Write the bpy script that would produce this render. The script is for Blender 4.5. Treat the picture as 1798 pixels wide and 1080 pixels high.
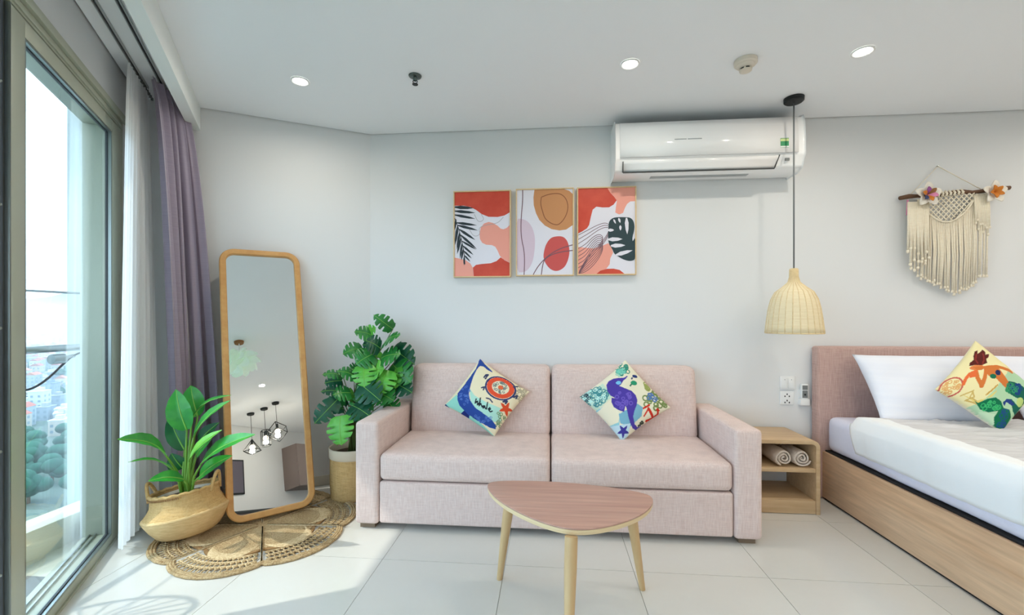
import bpy, bmesh, math, random
import numpy as np
from mathutils import Vector, Matrix
random.seed(7); rng = np.random.default_rng(7)
for o in list(bpy.data.objects): bpy.data.objects.remove(o)
SC = bpy.context.scene; COL = SC.collection
PI = math.pi
def lin(c): return tuple(((x/255)/12.92 if x/255 <= .04045 else ((x/255+.055)/1.055)**2.4) for x in c)

# ---------------------------------------------------------------- camera
YAW = math.radians(4.97); FOC = 770.0; CAMH = 1.18; HZ = 560.0
cam_d = bpy.data.cameras.new('camera'); cam = bpy.data.objects.new('camera', cam_d); COL.objects.link(cam)
cam.location = (0, 0, CAMH); cam.rotation_euler = (PI/2, 0, YAW)
cam_d.sensor_width = 36; cam_d.lens = 36*FOC/1798; cam_d.shift_y = (HZ-540)/1798
cam_d.clip_start = .02; cam_d.clip_end = 20000
SC.camera = cam
# ---------------------------------------------------------------- world, sun, exposure
w = bpy.data.worlds.new('sky'); SC.world = w; w.use_nodes = True
bgn = w.node_tree.nodes['Background']; bgn.inputs[0].default_value = (.62, .82, 1.0, 1); bgn.inputs[1].default_value = 3.5
SUN_AZ = Vector((.903, .431)); SUN_EL = math.radians(52)
sd = bpy.data.lights.new('sun', 'SUN'); sd.energy = 1.6; sd.angle = math.radians(.8); sd.color = (1, .95, .84)
so = bpy.data.objects.new('sun', sd); COL.objects.link(so)
so.rotation_euler = Vector((SUN_AZ.x*math.cos(SUN_EL), SUN_AZ.y*math.cos(SUN_EL), -math.sin(SUN_EL))).to_track_quat('-Z', 'Y').to_euler()
so.location = (-8, -3, 12)
vs = SC.view_settings; vs.view_transform = 'Standard'; vs.look = 'None'; vs.gamma = 1; vs.use_curve_mapping = False; vs.exposure = 0.65
DOWNLIGHT_W = 2.7

# ---------------------------------------------------------------- helpers
ORG = {}
def tag(o, label=None, cat=None, group=None, kind=None):
    if label: o['label'] = label
    if cat: o['category'] = cat
    if group: o['group'] = group
    if kind: o['kind'] = kind
    return o
def thing(name, label, cat, loc, group=None, kind=None):
    o = bpy.data.objects.new(name, None); COL.objects.link(o); o.location = loc; o.empty_display_size = .05
    ORG[o.name] = Vector(loc); return tag(o, label, cat, group, kind)
class MB:
    def __init__(s): s.v = []; s.f = []
    def add(s, v, f):
        n = len(s.v); s.v += [tuple(p) for p in v]; s.f += [tuple(i+n for i in q) for q in f]; return s
    def box(s, x0, x1, y0, y1, z0, z1):
        return s.add([(x0,y0,z0),(x1,y0,z0),(x1,y1,z0),(x0,y1,z0),(x0,y0,z1),(x1,y0,z1),(x1,y1,z1),(x0,y1,z1)],
                     [(3,2,1,0),(4,5,6,7),(0,1,5,4),(1,2,6,5),(2,3,7,6),(3,0,4,7)])
    def prism(s, poly, z0, z1):                    # polygon given counter-clockwise in xy
        n = len(poly)
        return s.add([(x,y,z0) for x,y in poly]+[(x,y,z1) for x,y in poly],
                     [tuple(range(n-1,-1,-1)), tuple(range(n,2*n))]+[(i,(i+1)%n,n+(i+1)%n,n+i) for i in range(n)])
    def tube(s, pts, r, seg=8, closed=False, caps=True):
        pts = [Vector(p) for p in pts]; n = len(pts); rs = r if isinstance(r, (list, tuple)) else [r]*n
        up = None; vv = []
        for i, p in enumerate(pts):
            t = (pts[(i+1)%n]-pts[i-1]) if closed else (pts[min(i+1,n-1)]-pts[max(i-1,0)])
            t = t.normalized() if t.length > 1e-9 else Vector((0,0,1))
            if up is None:
                up = Vector((0,0,1)) if abs(t.z) < .9 else Vector((1,0,0))
            b = t.cross(up)
            if b.length < 1e-6: b = t.orthogonal()
            b.normalize(); up = b.cross(t).normalized()
            for k in range(seg):
                a = 2*PI*k/seg; vv.append(p+(b*math.cos(a)+up*math.sin(a))*rs[i])
        ff = []
        for i in range(n if closed else n-1):
            for k in range(seg):
                a = i*seg+k; b2 = i*seg+(k+1)%seg; j = ((i+1)%n)*seg
                ff.append((a, b2, j+(k+1)%seg, j+k))
        if caps and not closed: ff += [tuple(range(seg-1,-1,-1)), tuple(range((n-1)*seg, n*seg))]
        return s.add(vv, ff)
    def lathe(s, prof, seg=32, c=(0,0,0), fn=None):
        vv = []
        for (r, z) in prof:
            for k in range(seg):
                a = 2*PI*k/seg; rr = r if fn is None else r*fn(a, z)
                vv.append((c[0]+rr*math.cos(a), c[1]+rr*math.sin(a), c[2]+z))
        ff = [(i*seg+k, i*seg+(k+1)%seg, (i+1)*seg+(k+1)%seg, (i+1)*seg+k) for i in range(len(prof)-1) for k in range(seg)]
        return s.add(vv, ff)
    def disc(s, c, r, seg=24, flip=False):
        vv = [(c[0]+r*math.cos(2*PI*k/seg), c[1]+r*math.sin(2*PI*k/seg), c[2]) for k in range(seg)]
        q = tuple(range(seg)); return s.add(vv, [q[::-1] if flip else q])
    def grid(s, P):                                 # P[i][j] points
        n = len(P); m = len(P[0])
        return s.add([p for row in P for p in row], [(i*m+j, i*m+j+1, (i+1)*m+j+1, (i+1)*m+j) for i in range(n-1) for j in range(m-1)])
    def sphere(s, c, r, seg=12, rings=8, sc=(1,1,1)):
        vv = []
        for i in range(rings+1):
            p = PI*i/rings
            for k in range(seg):
                a = 2*PI*k/seg; vv.append((c[0]+r*sc[0]*math.sin(p)*math.cos(a), c[1]+r*sc[1]*math.sin(p)*math.sin(a), c[2]-r*sc[2]*math.cos(p)))
        return s.add(vv, [(i*seg+k, i*seg+(k+1)%seg, (i+1)*seg+(k+1)%seg, (i+1)*seg+k) for i in range(rings) for k in range(seg)])
def put(name, mb, mat, parent=None, smooth=False, bev=0, bseg=2, local=False, solid=0, angle=None):
    me = bpy.data.meshes.new(name)
    off = Vector((0,0,0)) if (local or parent is None) else ORG[parent.name]
    me.from_pydata([(p[0]-off.x, p[1]-off.y, p[2]-off.z) for p in mb.v], [], mb.f)
    bm = bmesh.new(); bm.from_mesh(me)
    if bev:
        bmesh.ops.remove_doubles(bm, verts=bm.verts, dist=1e-6)
        es = [e for e in bm.edges if len(e.link_faces) == 2 and e.calc_face_angle(0) > .6]
        bmesh.ops.bevel(bm, geom=es, offset=bev, segments=bseg, affect='EDGES', profile=.6)
    bmesh.ops.recalc_face_normals(bm, faces=bm.faces)
    bm.to_mesh(me); bm.free(); me.update()
    o = bpy.data.objects.new(name, me); COL.objects.link(o)
    if mat: me.materials.append(M[mat] if isinstance(mat, str) else mat)
    if parent: o.parent = parent; ORG[o.name] = ORG[parent.name].copy()
    else: ORG[o.name] = Vector((0,0,0))
    if smooth or bev:
        for p in me.polygons: p.use_smooth = True
        if bev or angle: me.set_sharp_from_angle(angle=angle or .7)
    if name in ('windows','glides','backrest_spokes','seat_spokes','rim_stitches','knotted_net','openwork','ray_braid','braided_edge'): o['kind'] = 'stuff'
    if solid:
        m = o.modifiers.new('solid', 'SOLIDIFY'); m.thickness = solid; m.offset = 0
    return o
def single(name, mb, mat, label, cat, base, group=None, **k):    # a thing that is one mesh, origin at its base
    ob = put(name, MB().add([(p[0]-base[0], p[1]-base[1], p[2]-base[2]) for p in mb.v], mb.f), mat, None, **k)
    ob.location = base; ORG[ob.name] = Vector(base); return tag(ob, label, cat, group)
def B(x0,x1,y0,y1,z0,z1): return MB().box(x0,x1,y0,y1,z0,z1)
def ray_at(u, v, d):                                # a point of the measured place from its bearing, height angle and distance
    l = (u-899)/FOC*d; c, s = math.cos(YAW), math.sin(YAW)
    return Vector((l*c-d*s, l*s+d*c, CAMH+(HZ-v)/FOC*d))
def rbox(x0,x1,y0,y1,z0,z1, r, puff=(0,0,0), n=10, wob=0, seed=0):
    """rounded, slightly puffed upholstery block"""
    h = np.array([(x1-x0)/2,(y1-y0)/2,(z1-z0)/2]); c = np.array([(x0+x1)/2,(y0+y1)/2,(z0+z1)/2])
    def ts(hh):
        k = np.linspace(0, 1, 4)[1:]; a = list(-hh+r*(1-np.cos(np.concatenate([[0],k])*PI/2)))
        mid = list(np.linspace(-hh+r, hh-r, n)[1:-1]); return a+mid+[-q for q in a[::-1]]
    T = [ts(h[i]) for i in range(3)]; mb = MB(); rg = np.random.default_rng(seed); ph = rg.uniform(0, 6, 6)
    for ax in range(3):
        a, b = [i for i in range(3) if i != ax]
        for sg in (-1, 1):
            P = []
            for i in T[a]:
                row = []
                for j in T[b]:
                    p = np.zeros(3); p[ax] = sg*h[ax]; p[a] = i; p[b] = j
                    q = np.clip(p, -(h-r), h-r); dlt = p-q; L = np.linalg.norm(dlt)
                    if L > 1e-9: p = q+dlt/L*r
                    f = [1-(p[k]/h[k])**2 for k in range(3)]
                    p2 = p.copy()
                    p2[0] += puff[0]*np.sign(p[0])*max(f[1],0)*max(f[2],0)*abs(p[0]/h[0])
                    p2[1] += puff[1]*np.sign(p[1])*max(f[0],0)**.5*max(f[2],0)*abs(p[1]/h[1])
                    p2[2] += puff[2]*np.sign(p[2])*max(f[0],0)**.5*max(f[1],0)*abs(p[2]/h[2])
                    if wob: p2 += wob*np.array([math.sin(9*p[1]+ph[0]+7*p[2]), math.sin(8*p[0]+ph[1]+11*p[2]), math.sin(7*p[0]+ph[2]+10*p[1])])
                    row.append(tuple(p2+c))
                P.append(row)
            mb.grid(P)
    return mb
def smoothp(pts, it=2, closed=True):
    pts = [Vector(p) for p in pts]
    for _ in range(it):
        out = []; n_ = len(pts)
        for i in range(n_ if closed else n_-1):
            a, b = pts[i], pts[(i+1)%n_]; out += [a*.75+b*.25, a*.25+b*.75]
        if not closed: out = [pts[0]]+out+[pts[-1]]
        pts = out
    return pts
def clip_poly(poly, hps):
    for (px, py, nx, ny) in hps:
        out = []
        for i in range(len(poly)):
            a, b = poly[i], poly[(i+1)%len(poly)]
            da = (a[0]-px)*nx+(a[1]-py)*ny; db = (b[0]-px)*nx+(b[1]-py)*ny
            if da >= 0: out.append(a)
            if (da >= 0) != (db >= 0):
                t = da/(da-db); out.append((a[0]+(b[0]-a[0])*t, a[1]+(b[1]-a[1])*t))
        poly = out
        if len(poly) < 3: return None
    return poly

# ---------------------------------------------------------------- materials
M = {}
def mat(name, col, rough=.6, metal=0, spec=.5, var=None, bump=None, coat=0, trans=0, emit=None, sheen=0, alpha=1, coord='Object'):
    """var = (scale xyz, amount, detail); bump = (scale xyz, strength, distance)"""
    m = bpy.data.materials.new(name); m.use_nodes = True; nt = m.node_tree; N = nt.nodes; L = nt.links
    b = N['Principled BSDF']; c = lin(col); b.inputs['Base Color'].default_value = (*c, 1)
    b.inputs['Roughness'].default_value = rough; b.inputs['Metallic'].default_value = metal; b.inputs['Specular IOR Level'].default_value = spec
    b.inputs['Coat Weight'].default_value = coat; b.inputs['Transmission Weight'].default_value = trans; b.inputs['Alpha'].default_value = alpha
    b.inputs['Sheen Weight'].default_value = sheen
    if emit: b.inputs['Emission Color'].default_value = (*lin(emit[0]), 1); b.inputs['Emission Strength'].default_value = emit[1]
    tc = N.new('ShaderNodeTexCoord')
    def noise(sc, det=4):
        mp = N.new('ShaderNodeMapping'); mp.inputs['Scale'].default_value = sc; L.new(tc.outputs[coord], mp.inputs[0])
        n = N.new('ShaderNodeTexNoise'); n.inputs['Scale'].default_value = 1; n.inputs['Detail'].default_value = det; L.new(mp.outputs[0], n.inputs[0]); return n
    if var:
        vars_ = var if isinstance(var, list) else [var]; prev = None
        for (sc, amt, col2) in vars_:
            n = noise(sc); r = N.new('ShaderNodeValToRGB'); r.color_ramp.elements[0].position = .35; r.color_ramp.elements[1].position = .68
            mx = N.new('ShaderNodeMix'); mx.data_type = 'RGBA'
            if prev: L.new(prev, mx.inputs[6])
            else: mx.inputs[6].default_value = (*c, 1)
            mx.inputs[7].default_value = (*lin(col2), 1)
            ml = N.new('ShaderNodeMath'); ml.operation = 'MULTIPLY'; ml.inputs[1].default_value = amt
            L.new(n.outputs[0], r.inputs[0]); L.new(r.outputs[0], ml.inputs[0]); L.new(ml.outputs[0], mx.inputs[0]); prev = mx.outputs[2]
        L.new(prev, b.inputs['Base Color'])
    if bump:
        n = noise(bump[0], 3); bp = N.new('ShaderNodeBump'); bp.inputs['Strength'].default_value = bump[1]; bp.inputs['Distance'].default_value = bump[2]
        L.new(n.outputs[0], bp.inputs['Height']); L.new(bp.outputs[0], b.inputs['Normal'])
    M[name] = m; return m
mat('wall', (228,229,229), .85, var=((3,3,3), .10, (220,221,221)))
mat('ceiling', (246,248,250), .9)
mat('white_paint', (238,240,236), .6)
mat('shadow_gap', (60,60,56), .9)
mat('tile', (212,211,206), .2, spec=.45, var=[((2.2,2.2,2.2), .3, (206,203,194)), ((26,26,26), .10, (218,218,213))])
mat('grout', (180,179,170), .8)
mat('baseboard', (196,190,176), .5)
mat('frame_metal', (176,180,162), .42, metal=.12)
mat('frame_dark', (96,104,116), .4, metal=.25)
mat('seal', (38,44,50), .5)
mat('steel', (150,158,156), .28, metal=.9)
mat('balcony_tile', (206,204,186), .5, var=((3,3,3), .4, (188,188,170)))
mat('kerb', (205,206,190), .7, var=((4,4,4), .5, (178,184,168)))
mat('deck', (104,112,116), .6, var=((3,60,3), .5, (78,86,92)))
mat('concrete', (176,184,182), .8, var=((2,2,2), .5, (150,160,160)))
mat('linen', (222,197,188), .9, spec=.15, sheen=.2, var=[((16,16,230), .5, (190,165,159)), ((230,230,16), .45, (240,227,221)), ((60,60,60), .2, (204,180,174))], bump=((420,420,420), .25, .0012))
mat('headboard_linen', (194,160,150), .9, spec=.15, sheen=.2, var=[((14,14,220), .55, (162,128,120)), ((220,220,12), .5, (218,190,180))], bump=((400,400,400), .3, .0012))
mat('sofa_foot', (128,108,88), .5)
mat('black_void', (22,22,24), .9)
mat('table_top', (202,156,138), .42, var=[((2.2,46,40), .55, (160,121,108)), ((1.2,16,16), .35, (204,170,156)), ((5,130,60), .22, (140,104,92))])
mat('table_edge', (226,201,158), .5)
mat('leg_wood', (204,172,126), .45, var=((40,40,4), .4, (186,150,104)))
mat('mirror_wood', (214,164,100), .45, var=[((5,5,14), .6, (196,138,76)), ((40,40,40), .25, (178,120,62))])
mat('mirror_glass', (238,242,242), .0, metal=1)
mat('jute', (206,180,138), .95, spec=.1, var=[((110,110,110), .8, (146,112,72)), ((9,9,9), .35, (228,206,166))], bump=((190,190,190), 1.0, .008))
mat('jute_light', (228,206,166), .95, spec=.1, var=((120,120,120), .75, (182,150,106)), bump=((220,220,220), .6, .004))
mat('jute_dark', (166,132,92), .95, spec=.1, var=((90,90,90), .5, (136,102,66)), bump=((220,220,220), .6, .004))
mat('seagrass', (212,174,116), .8, spec=.2, var=[((24,24,150), .55, (176,134,78)), ((130,130,20), .35, (228,198,146))], bump=((60,60,260), .8, .004))
mat('seagrass_light', (228,196,144), .8, spec=.2, var=((24,24,150), .5, (198,160,104)), bump=((60,60,260), .8, .004))
mat('canvas_cuff', (222,206,182), .9)
mat('soil', (86,70,56), .95)
mat('pot_white', (226,220,206), .6)
mat('stem', (112,160,58), .5)
mat('stem_dark', (92,110,56), .6)
mat('leaf_banana', (42,148,50), .32, spec=.5, var=[((5,5,5), .6, (18,112,46)), ((22,22,22), .3, (88,184,62))])
mat('leaf_light', (112,190,52), .34, spec=.5, var=((8,8,8), .6, (66,160,44)))
mat('leaf_dark', (16,104,54), .35, var=((8,8,8), .6, (8,76,44)))
mat('midrib', (130,190,80), .5)
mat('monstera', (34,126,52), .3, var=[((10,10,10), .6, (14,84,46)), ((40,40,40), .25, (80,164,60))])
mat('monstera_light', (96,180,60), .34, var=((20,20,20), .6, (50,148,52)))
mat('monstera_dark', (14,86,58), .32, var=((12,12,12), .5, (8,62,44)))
mat('drape', (158,146,164), .42, sheen=.5, var=((3,3,160), .3, (130,118,142)), bump=((200,200,200), .15, .001))
mat('ac_white', (254,254,254), .15, coat=.4)
mat('ac_grey', (170,174,176), .4)
mat('ac_dark', (56,60,62), .6)
mat('sticker_green', (24,140,84), .5)
mat('sticker_pale', (206,222,150), .5)
mat('white_plastic', (240,241,240), .35)
mat('ivory_plastic', (226,216,200), .45)
mat('grey_plastic', (120,124,124), .4)
mat('black_plastic', (30,36,38), .4)
mat('black_metal', (24,30,32), .45, metal=.3)
mat('chrome_dark', (92,104,102), .3, metal=.8)
mat('cord_grey', (112,116,118), .6)
mat('rattan', (242,226,190), .65, var=((10,10,210), .5, (222,198,152)), bump=((30,30,300), .8, .003))
mat('rattan_rib', (234,212,166), .6, var=((30,30,60), .5, (208,178,124)))
mat('bed_wood', (224,186,148), .45, var=[((30,1.6,26), .75, (192,148,110)), ((8,.8,9), .5, (236,206,172)), ((60,5,60), .35, (162,130,104))])
mat('stand_wood', (210,182,144), .45, var=[((2.4,30,34), .55, (188,156,116)), ((6,60,60), .25, (166,132,94))])
mat('stand_top', (212,182,158), .45, var=[((3,40,34), .45, (188,154,128))])
mat('sheet', (226,226,242), .85, var=((6,6,6), .2, (212,214,236)))
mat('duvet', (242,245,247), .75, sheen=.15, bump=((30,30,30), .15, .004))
mat('duvet_top_shaded', (212,210,211), .5, sheen=.3, var=[((2.5,60,30), .8, (178,175,177)), ((6,150,60), .4, (232,231,233))])  # same white duvet, greyed: shading and satin sheen of its top put into the colour
mat('pillow_white', (238,240,248), .7, var=((1,1,26), .35, (220,224,240)))
mat('towel', (228,216,204), .95, bump=((160,160,160), .9, .004), var=((40,40,40), .3, (206,192,178)))
mat('driftwood', (110,78,54), .75, var=((20,60,60), .5, (76,52,36)))
mat('cotton', (246,236,214), .9, var=((30,30,120), .35, (226,211,182)))
mat('petal_white', (244,238,226), .8, var=((30,30,30), .3, (228,214,190)))
mat('petal_orange', (212,128,38), .7, var=((30,30,30), .4, (186,98,26)))
mat('petal_purple', (154,82,150), .7); mat('petal_blue', (44,62,110), .7); mat('petal_brown', (150,100,56), .7); mat('petal_pink', (224,138,176), .7)
mat('art_frame', (226,198,152), .5, var=((60,60,60), .3, (204,170,120)))
for n_, c_ in dict(art_white=(232,229,238), art_red=(206,66,44), art_coral=(244,164,146), art_ochre=(204,142,92), art_lilac=(220,198,212), art_crimson=(208,84,80), art_dark=(30,42,50), art_teal=(34,60,66), art_line=(120,84,96), art_brown=(146,88,52), art_grey=(172,164,170)).items():
    mat(n_, c_, .5, var=((14,14,14), .5, (224,88,62)) if n_ == 'art_red' else None)
mat('chandelier_petal', (226,240,226), .5, emit=((226,244,226), .1))
mat('cabinet_taupe', (132,116,110), .5)
mat('picture_dark', (90,84,96), .6)
mat('bulb', (255,240,214), .4, emit=((255,236,206), 6))
mat('lamp_glow', (255,252,240), .4, emit=((255,250,238), 14))
mat('glass_bulb', (240,246,246), .1)
mat('chair_wire', (60,66,66), .5)
mat('city_ground', (84,104,96), .95, var=[((.02,.02,.02), .9, (40,84,62)), ((.006,.006,.006), .7, (130,136,136))])
mat('hill', (44,84,104), .95)
for i, c_ in enumerate([(196,202,206), (176,178,176), (150,164,176), (190,182,170), (160,172,180)]): mat('house%d' % i, c_, .9)
for i, c_ in enumerate([(170,100,88), (150,158,162), (120,138,150), (180,122,104), (196,204,208)]): mat('roof%d' % i, c_, .9)
mat('tree_green', (34,90,72), .95, var=((.3,.3,.3), .6, (18,62,54)))
mat('tower', (214,220,222), .9)
mat('tower_window', (120,140,150), .4)
def sheer_mat():
    m = bpy.data.materials.new('sheer'); m.use_nodes = True; nt = m.node_tree; N = nt.nodes; L = nt.links
    for n in list(N): N.remove(n)
    out = N.new('ShaderNodeOutputMaterial'); d = N.new('ShaderNodeBsdfDiffuse'); t = N.new('ShaderNodeBsdfTranslucent'); tr = N.new('ShaderNodeBsdfTransparent')
    d.inputs[0].default_value = (.95,.96,.97,1); t.inputs[0].default_value = (.93,.95,.96,1); tr.inputs[0].default_value = (.95,.96,.96,1)
    a = N.new('ShaderNodeMixShader'); a.inputs[0].default_value = .45; b = N.new('ShaderNodeMixShader'); b.inputs[0].default_value = .06
    L.new(d.outputs[0], a.inputs[1]); L.new(t.outputs[0], a.inputs[2]); L.new(a.outputs[0], b.inputs[1]); L.new(tr.outputs[0], b.inputs[2]); L.new(b.outputs[0], out.inputs[0]); M['sheer'] = m
sheer_mat()
def glass_mat():
    m = bpy.data.materials.new('pane_glass'); m.use_nodes = True; nt = m.node_tree; N = nt.nodes; L = nt.links
    for n in list(N): N.remove(n)
    out = N.new('ShaderNodeOutputMaterial'); tr = N.new('ShaderNodeBsdfTransparent'); g = N.new('ShaderNodeBsdfGlossy'); mx = N.new('ShaderNodeMixShader')
    ge = N.new('ShaderNodeNewGeometry'); dp = N.new('ShaderNodeVectorMath'); dp.operation = 'DOT_PRODUCT'; L.new(ge.outputs['Incoming'], dp.inputs[0]); L.new(ge.outputs['Normal'], dp.inputs[1])
    def mth(op, a, b=None, v=None):
        q = N.new('ShaderNodeMath'); q.operation = op; L.new(a, q.inputs[0])
        if b is not None: q.inputs[1].default_value = b
        return q
    ab = mth('ABSOLUTE', dp.outputs['Value']); iv = N.new('ShaderNodeMath'); iv.operation = 'SUBTRACT'; iv.inputs[0].default_value = 1; L.new(ab.outputs[0], iv.inputs[1])
    pw = mth('POWER', iv.outputs[0], 5); ml = mth('MULTIPLY', pw.outputs[0], .9); fr = mth('ADD', ml.outputs[0], .04)
    tr.inputs[0].default_value = (.965,.985,.992,1); g.inputs[0].default_value = (.95,.98,1,1); g.inputs['Roughness'].default_value = .0
    L.new(fr.outputs[0], mx.inputs[0]); L.new(tr.outputs[0], mx.inputs[1]); L.new(g.outputs[0], mx.inputs[2]); L.new(mx.outputs[0], out.inputs[0]); M['pane_glass'] = m
glass_mat()
def print_mat():
    m = bpy.data.materials.new('printed_cotton'); m.use_nodes = True; nt = m.node_tree; b = nt.nodes['Principled BSDF']; b.inputs['Roughness'].default_value = .85; b.inputs['Specular IOR Level'].default_value = .2
    a = nt.nodes.new('ShaderNodeVertexColor'); a.layer_name = 'print'; nt.links.new(a.outputs[0], b.inputs['Base Color']); M['printed_cotton'] = m
print_mat()

# ---------------------------------------------------------------- room shell
CEIL = 2.54; YB = 3.14; XR = 5.2; YF = -2.15
W0 = Vector((-2.306, 2.138)); WD = Vector((-.533, .846)); WN = Vector((.846, .533))      # window wall: point, direction, inward normal
D0 = Vector((-2.248, 2.645)); DD = Vector((.882, .471)); DN = Vector((.471, -.882))      # slanted wall
K = Vector((-2.530, 2.494)); C1 = Vector((-1.325, 3.139))
def wp(t, n, z): p = W0+WD*t+WN*n; return (p.x, p.y, z)
TE = (YF-W0.y)/WD.y; WE = W0+WD*TE
room = [(K.x,K.y), (WE.x,WE.y), (XR,YF), (XR,YB), (C1.x,C1.y)]
HPS = [(W0.x,W0.y,WN.x,WN.y), (D0.x,D0.y,DN.x,DN.y), (0,YB,0,-1), (XR,0,-1,0), (0,YF,0,1)]
def inset(hps, d): return [(a+c*d, b+e*d, c, e) for a,b,c,e in hps]
def struct(name, mb, m, **k):
    return tag(put(name, mb, m, None, **k), kind='structure')
big = [(-9,-9),(9,-9),(9,9),(-9,9)]
fl = struct('floor', MB().prism(clip_poly(big, inset(HPS, -.05)), -.14, -.004), 'grout'); fl['label'] = 'pale beige polished tile floor'
for i in range(-8, 12):
    for j in range(-9, 4):
        x = -.215+.604*i; y = 2.09+.604*j; g = .0012
        q = clip_poly([(x+g,y+g),(x+.604-g,y+g),(x+.604-g,y+.604-g),(x+g,y+.604-g)], HPS)
        if q and len(q) > 2:
            ar = abs(sum(q[k][0]*q[(k+1)%len(q)][1]-q[(k+1)%len(q)][0]*q[k][1] for k in range(len(q))))/2
            if ar > .002: put('tile', MB().prism(q, -.004, 0), 'tile', fl)
struct('ceiling', MB().prism(clip_poly(big, inset(HPS, .010)), CEIL, CEIL+.03), 'ceiling')
struct('ceiling_slab', MB().prism(clip_poly(big, inset(HPS, -.2)), CEIL+.03, CEIL+.2), 'shadow_gap')
def wallslab(name, a, b, n, z0, z1, th=.18, m='wall'):     # wall between floor points a and b, thickness outward (-n)
    a = Vector(a); b = Vector(b); n = Vector(n)
    q = [a, b, b-n*th, a-n*th]
    ar = sum(q[k].x*q[(k+1)%4].y-q[(k+1)%4].x*q[k].y for k in range(4))
    if ar < 0: q = q[::-1]
    return MB().prism([(p.x,p.y) for p in q], z0, z1)
struct('wall_back', wallslab('b', C1, (XR,YB), (0,-1), -.1, CEIL+.03), 'wall')
struct('wall_slanted', wallslab('s', K-DD*.20, C1+DD*.09, DN, -.1, CEIL+.03), 'wall')
struct('wall_right', wallslab('r', (XR,YB), (XR,YF), (-1,0), -.1, CEIL+.03), 'wall')
struct('wall_front', wallslab('f', WE, (XR,YF), (0,1), -.1, CEIL+.03), 'wall')
TW0, TW1, ZW = .14, -3.95, 2.29                            # window opening
wl = wallslab('l', W0+WD*TW0, W0+WD*.40, WN, -.1, CEIL+.03)
w2 = wallslab('l', W0+WD*TW1, WE, WN, -.1, CEIL+.03); wl.add(w2.v, w2.f)
w3 = wallslab('l', W0+WD*TW0, W0+WD*TW1, WN, ZW, CEIL+.03); wl.add(w3.v, w3.f)
struct('wall_window', wl, 'wall')
# skirting along the slanted and the back wall
def strip(a, b, n, th, z0, z1):
    a = Vector(a); b = Vector(b); n = Vector(n); q = [a+n*.001, b+n*.001, b+n*th, a+n*th]
    ar = sum(q[k].x*q[(k+1)%4].y-q[(k+1)%4].x*q[k].y for k in range(4))
    return MB().prism([(p.x,p.y) for p in (q if ar > 0 else q[::-1])], z0, z1)
struct('baseboard_slanted', strip(K+DD*.05, C1-DD*.01, DN, .014, .001, .07), 'baseboard', bev=.003)
struct('baseboard_back', strip(C1, (XR,YB), (0,-1), .014, .001, .07), 'baseboard', bev=.003)
# curtain pelmet: a dropped board parallel to the window
PB = D0; PA = Vector((PB.x-WD.x*6, PB.y-WD.y*6)); PA = PB+(-WD)*5.2
q = [PB, PB-DD*.06, PA-WN*.06, PA]
ar = sum(q[k].x*q[(k+1)%4].y-q[(k+1)%4].x*q[k].y for k in range(4))
struct('trim_pelmet', MB().prism([(p.x,p.y) for p in (q if ar > 0 else q[::-1])], 2.393, CEIL-.001), 'white_paint')
for n_, nm in ((.085,'sheer'), (.175,'drape')):
    rl = thing('curtain_track', 'grey ceiling curtain track %s' % ('beside the glass door wall' if n_ < .1 else 'just behind the white pelmet'), 'curtain track', wp(-1.5, n_, CEIL-.012), 'ceiling curtain tracks')
    for e in (-.009, .006):
        a = wp(.22, n_+e, 0); b = wp(-3.9, n_+e, 0)
        put('rail', strip((a[0],a[1]), (b[0],b[1]), (WN.x,WN.y), .005, CEIL-.016, CEIL-.001), 'ac_grey', rl)
    a = wp(.22, n_-.003, 0); b = wp(-3.9, n_-.003, 0)
    put('glide_channel', strip((a[0],a[1]), (b[0],b[1]), (WN.x,WN.y), .009, CEIL-.008, CEIL-.001), 'seal', rl)
    gl = MB()
    for k in range(9):
        p = wp(.05+.035*k if n_ < .1 else .12+.03*k, n_+.002, CEIL-.027); gl.box(p[0]-.005,p[0]+.005,p[1]-.005,p[1]+.005,p[2]-.006,p[2]+.010)
    put('glides', gl, 'grey_plastic', rl)

# ---------------------------------------------------------------- sliding glass door
dr = thing('window_1', 'grey aluminium sliding glass door to the balcony', None, wp(-1.9, -.08, 0), kind='structure')
def wbar(name, t0, t1, n0, n1, z0, z1, m='frame_metal', par=None, bev=.003):
    q = [W0+WD*t0+WN*n0, W0+WD*t1+WN*n0, W0+WD*t1+WN*n1, W0+WD*t0+WN*n1]
    ar = sum(q[k].x*q[(k+1)%4].y-q[(k+1)%4].x*q[k].y for k in range(4))
    return put(name, MB().prism([(p.x,p.y) for p in (q if ar > 0 else q[::-1])], z0, z1), m, par or dr, bev=bev)
wbar('head', TW0, TW1, -.16, .0, 2.232, 2.288); wbar('head_lip', TW0+.02, TW1-.02, -.02, .016, 2.272, 2.308); wbar('head_bead', TW0-.05, TW1+.05, -.0, .007, 2.240, 2.250)
wbar('jamb', TW0-.001, TW0-.04, -.16, .0, .0, 2.232); wbar('jamb', TW1+.001, TW1+.06, -.16, .0, .0, 2.232)
wbar('sill_track', TW0-.04, TW1+.06, -.16, .006, -.03, .010)
for n_ in (-.0475,-.1035,-.130): wbar('track_rib', TW0-.04, TW1+.06, n_-.003, n_+.003, .010, .020, 'steel', bev=0)
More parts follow.
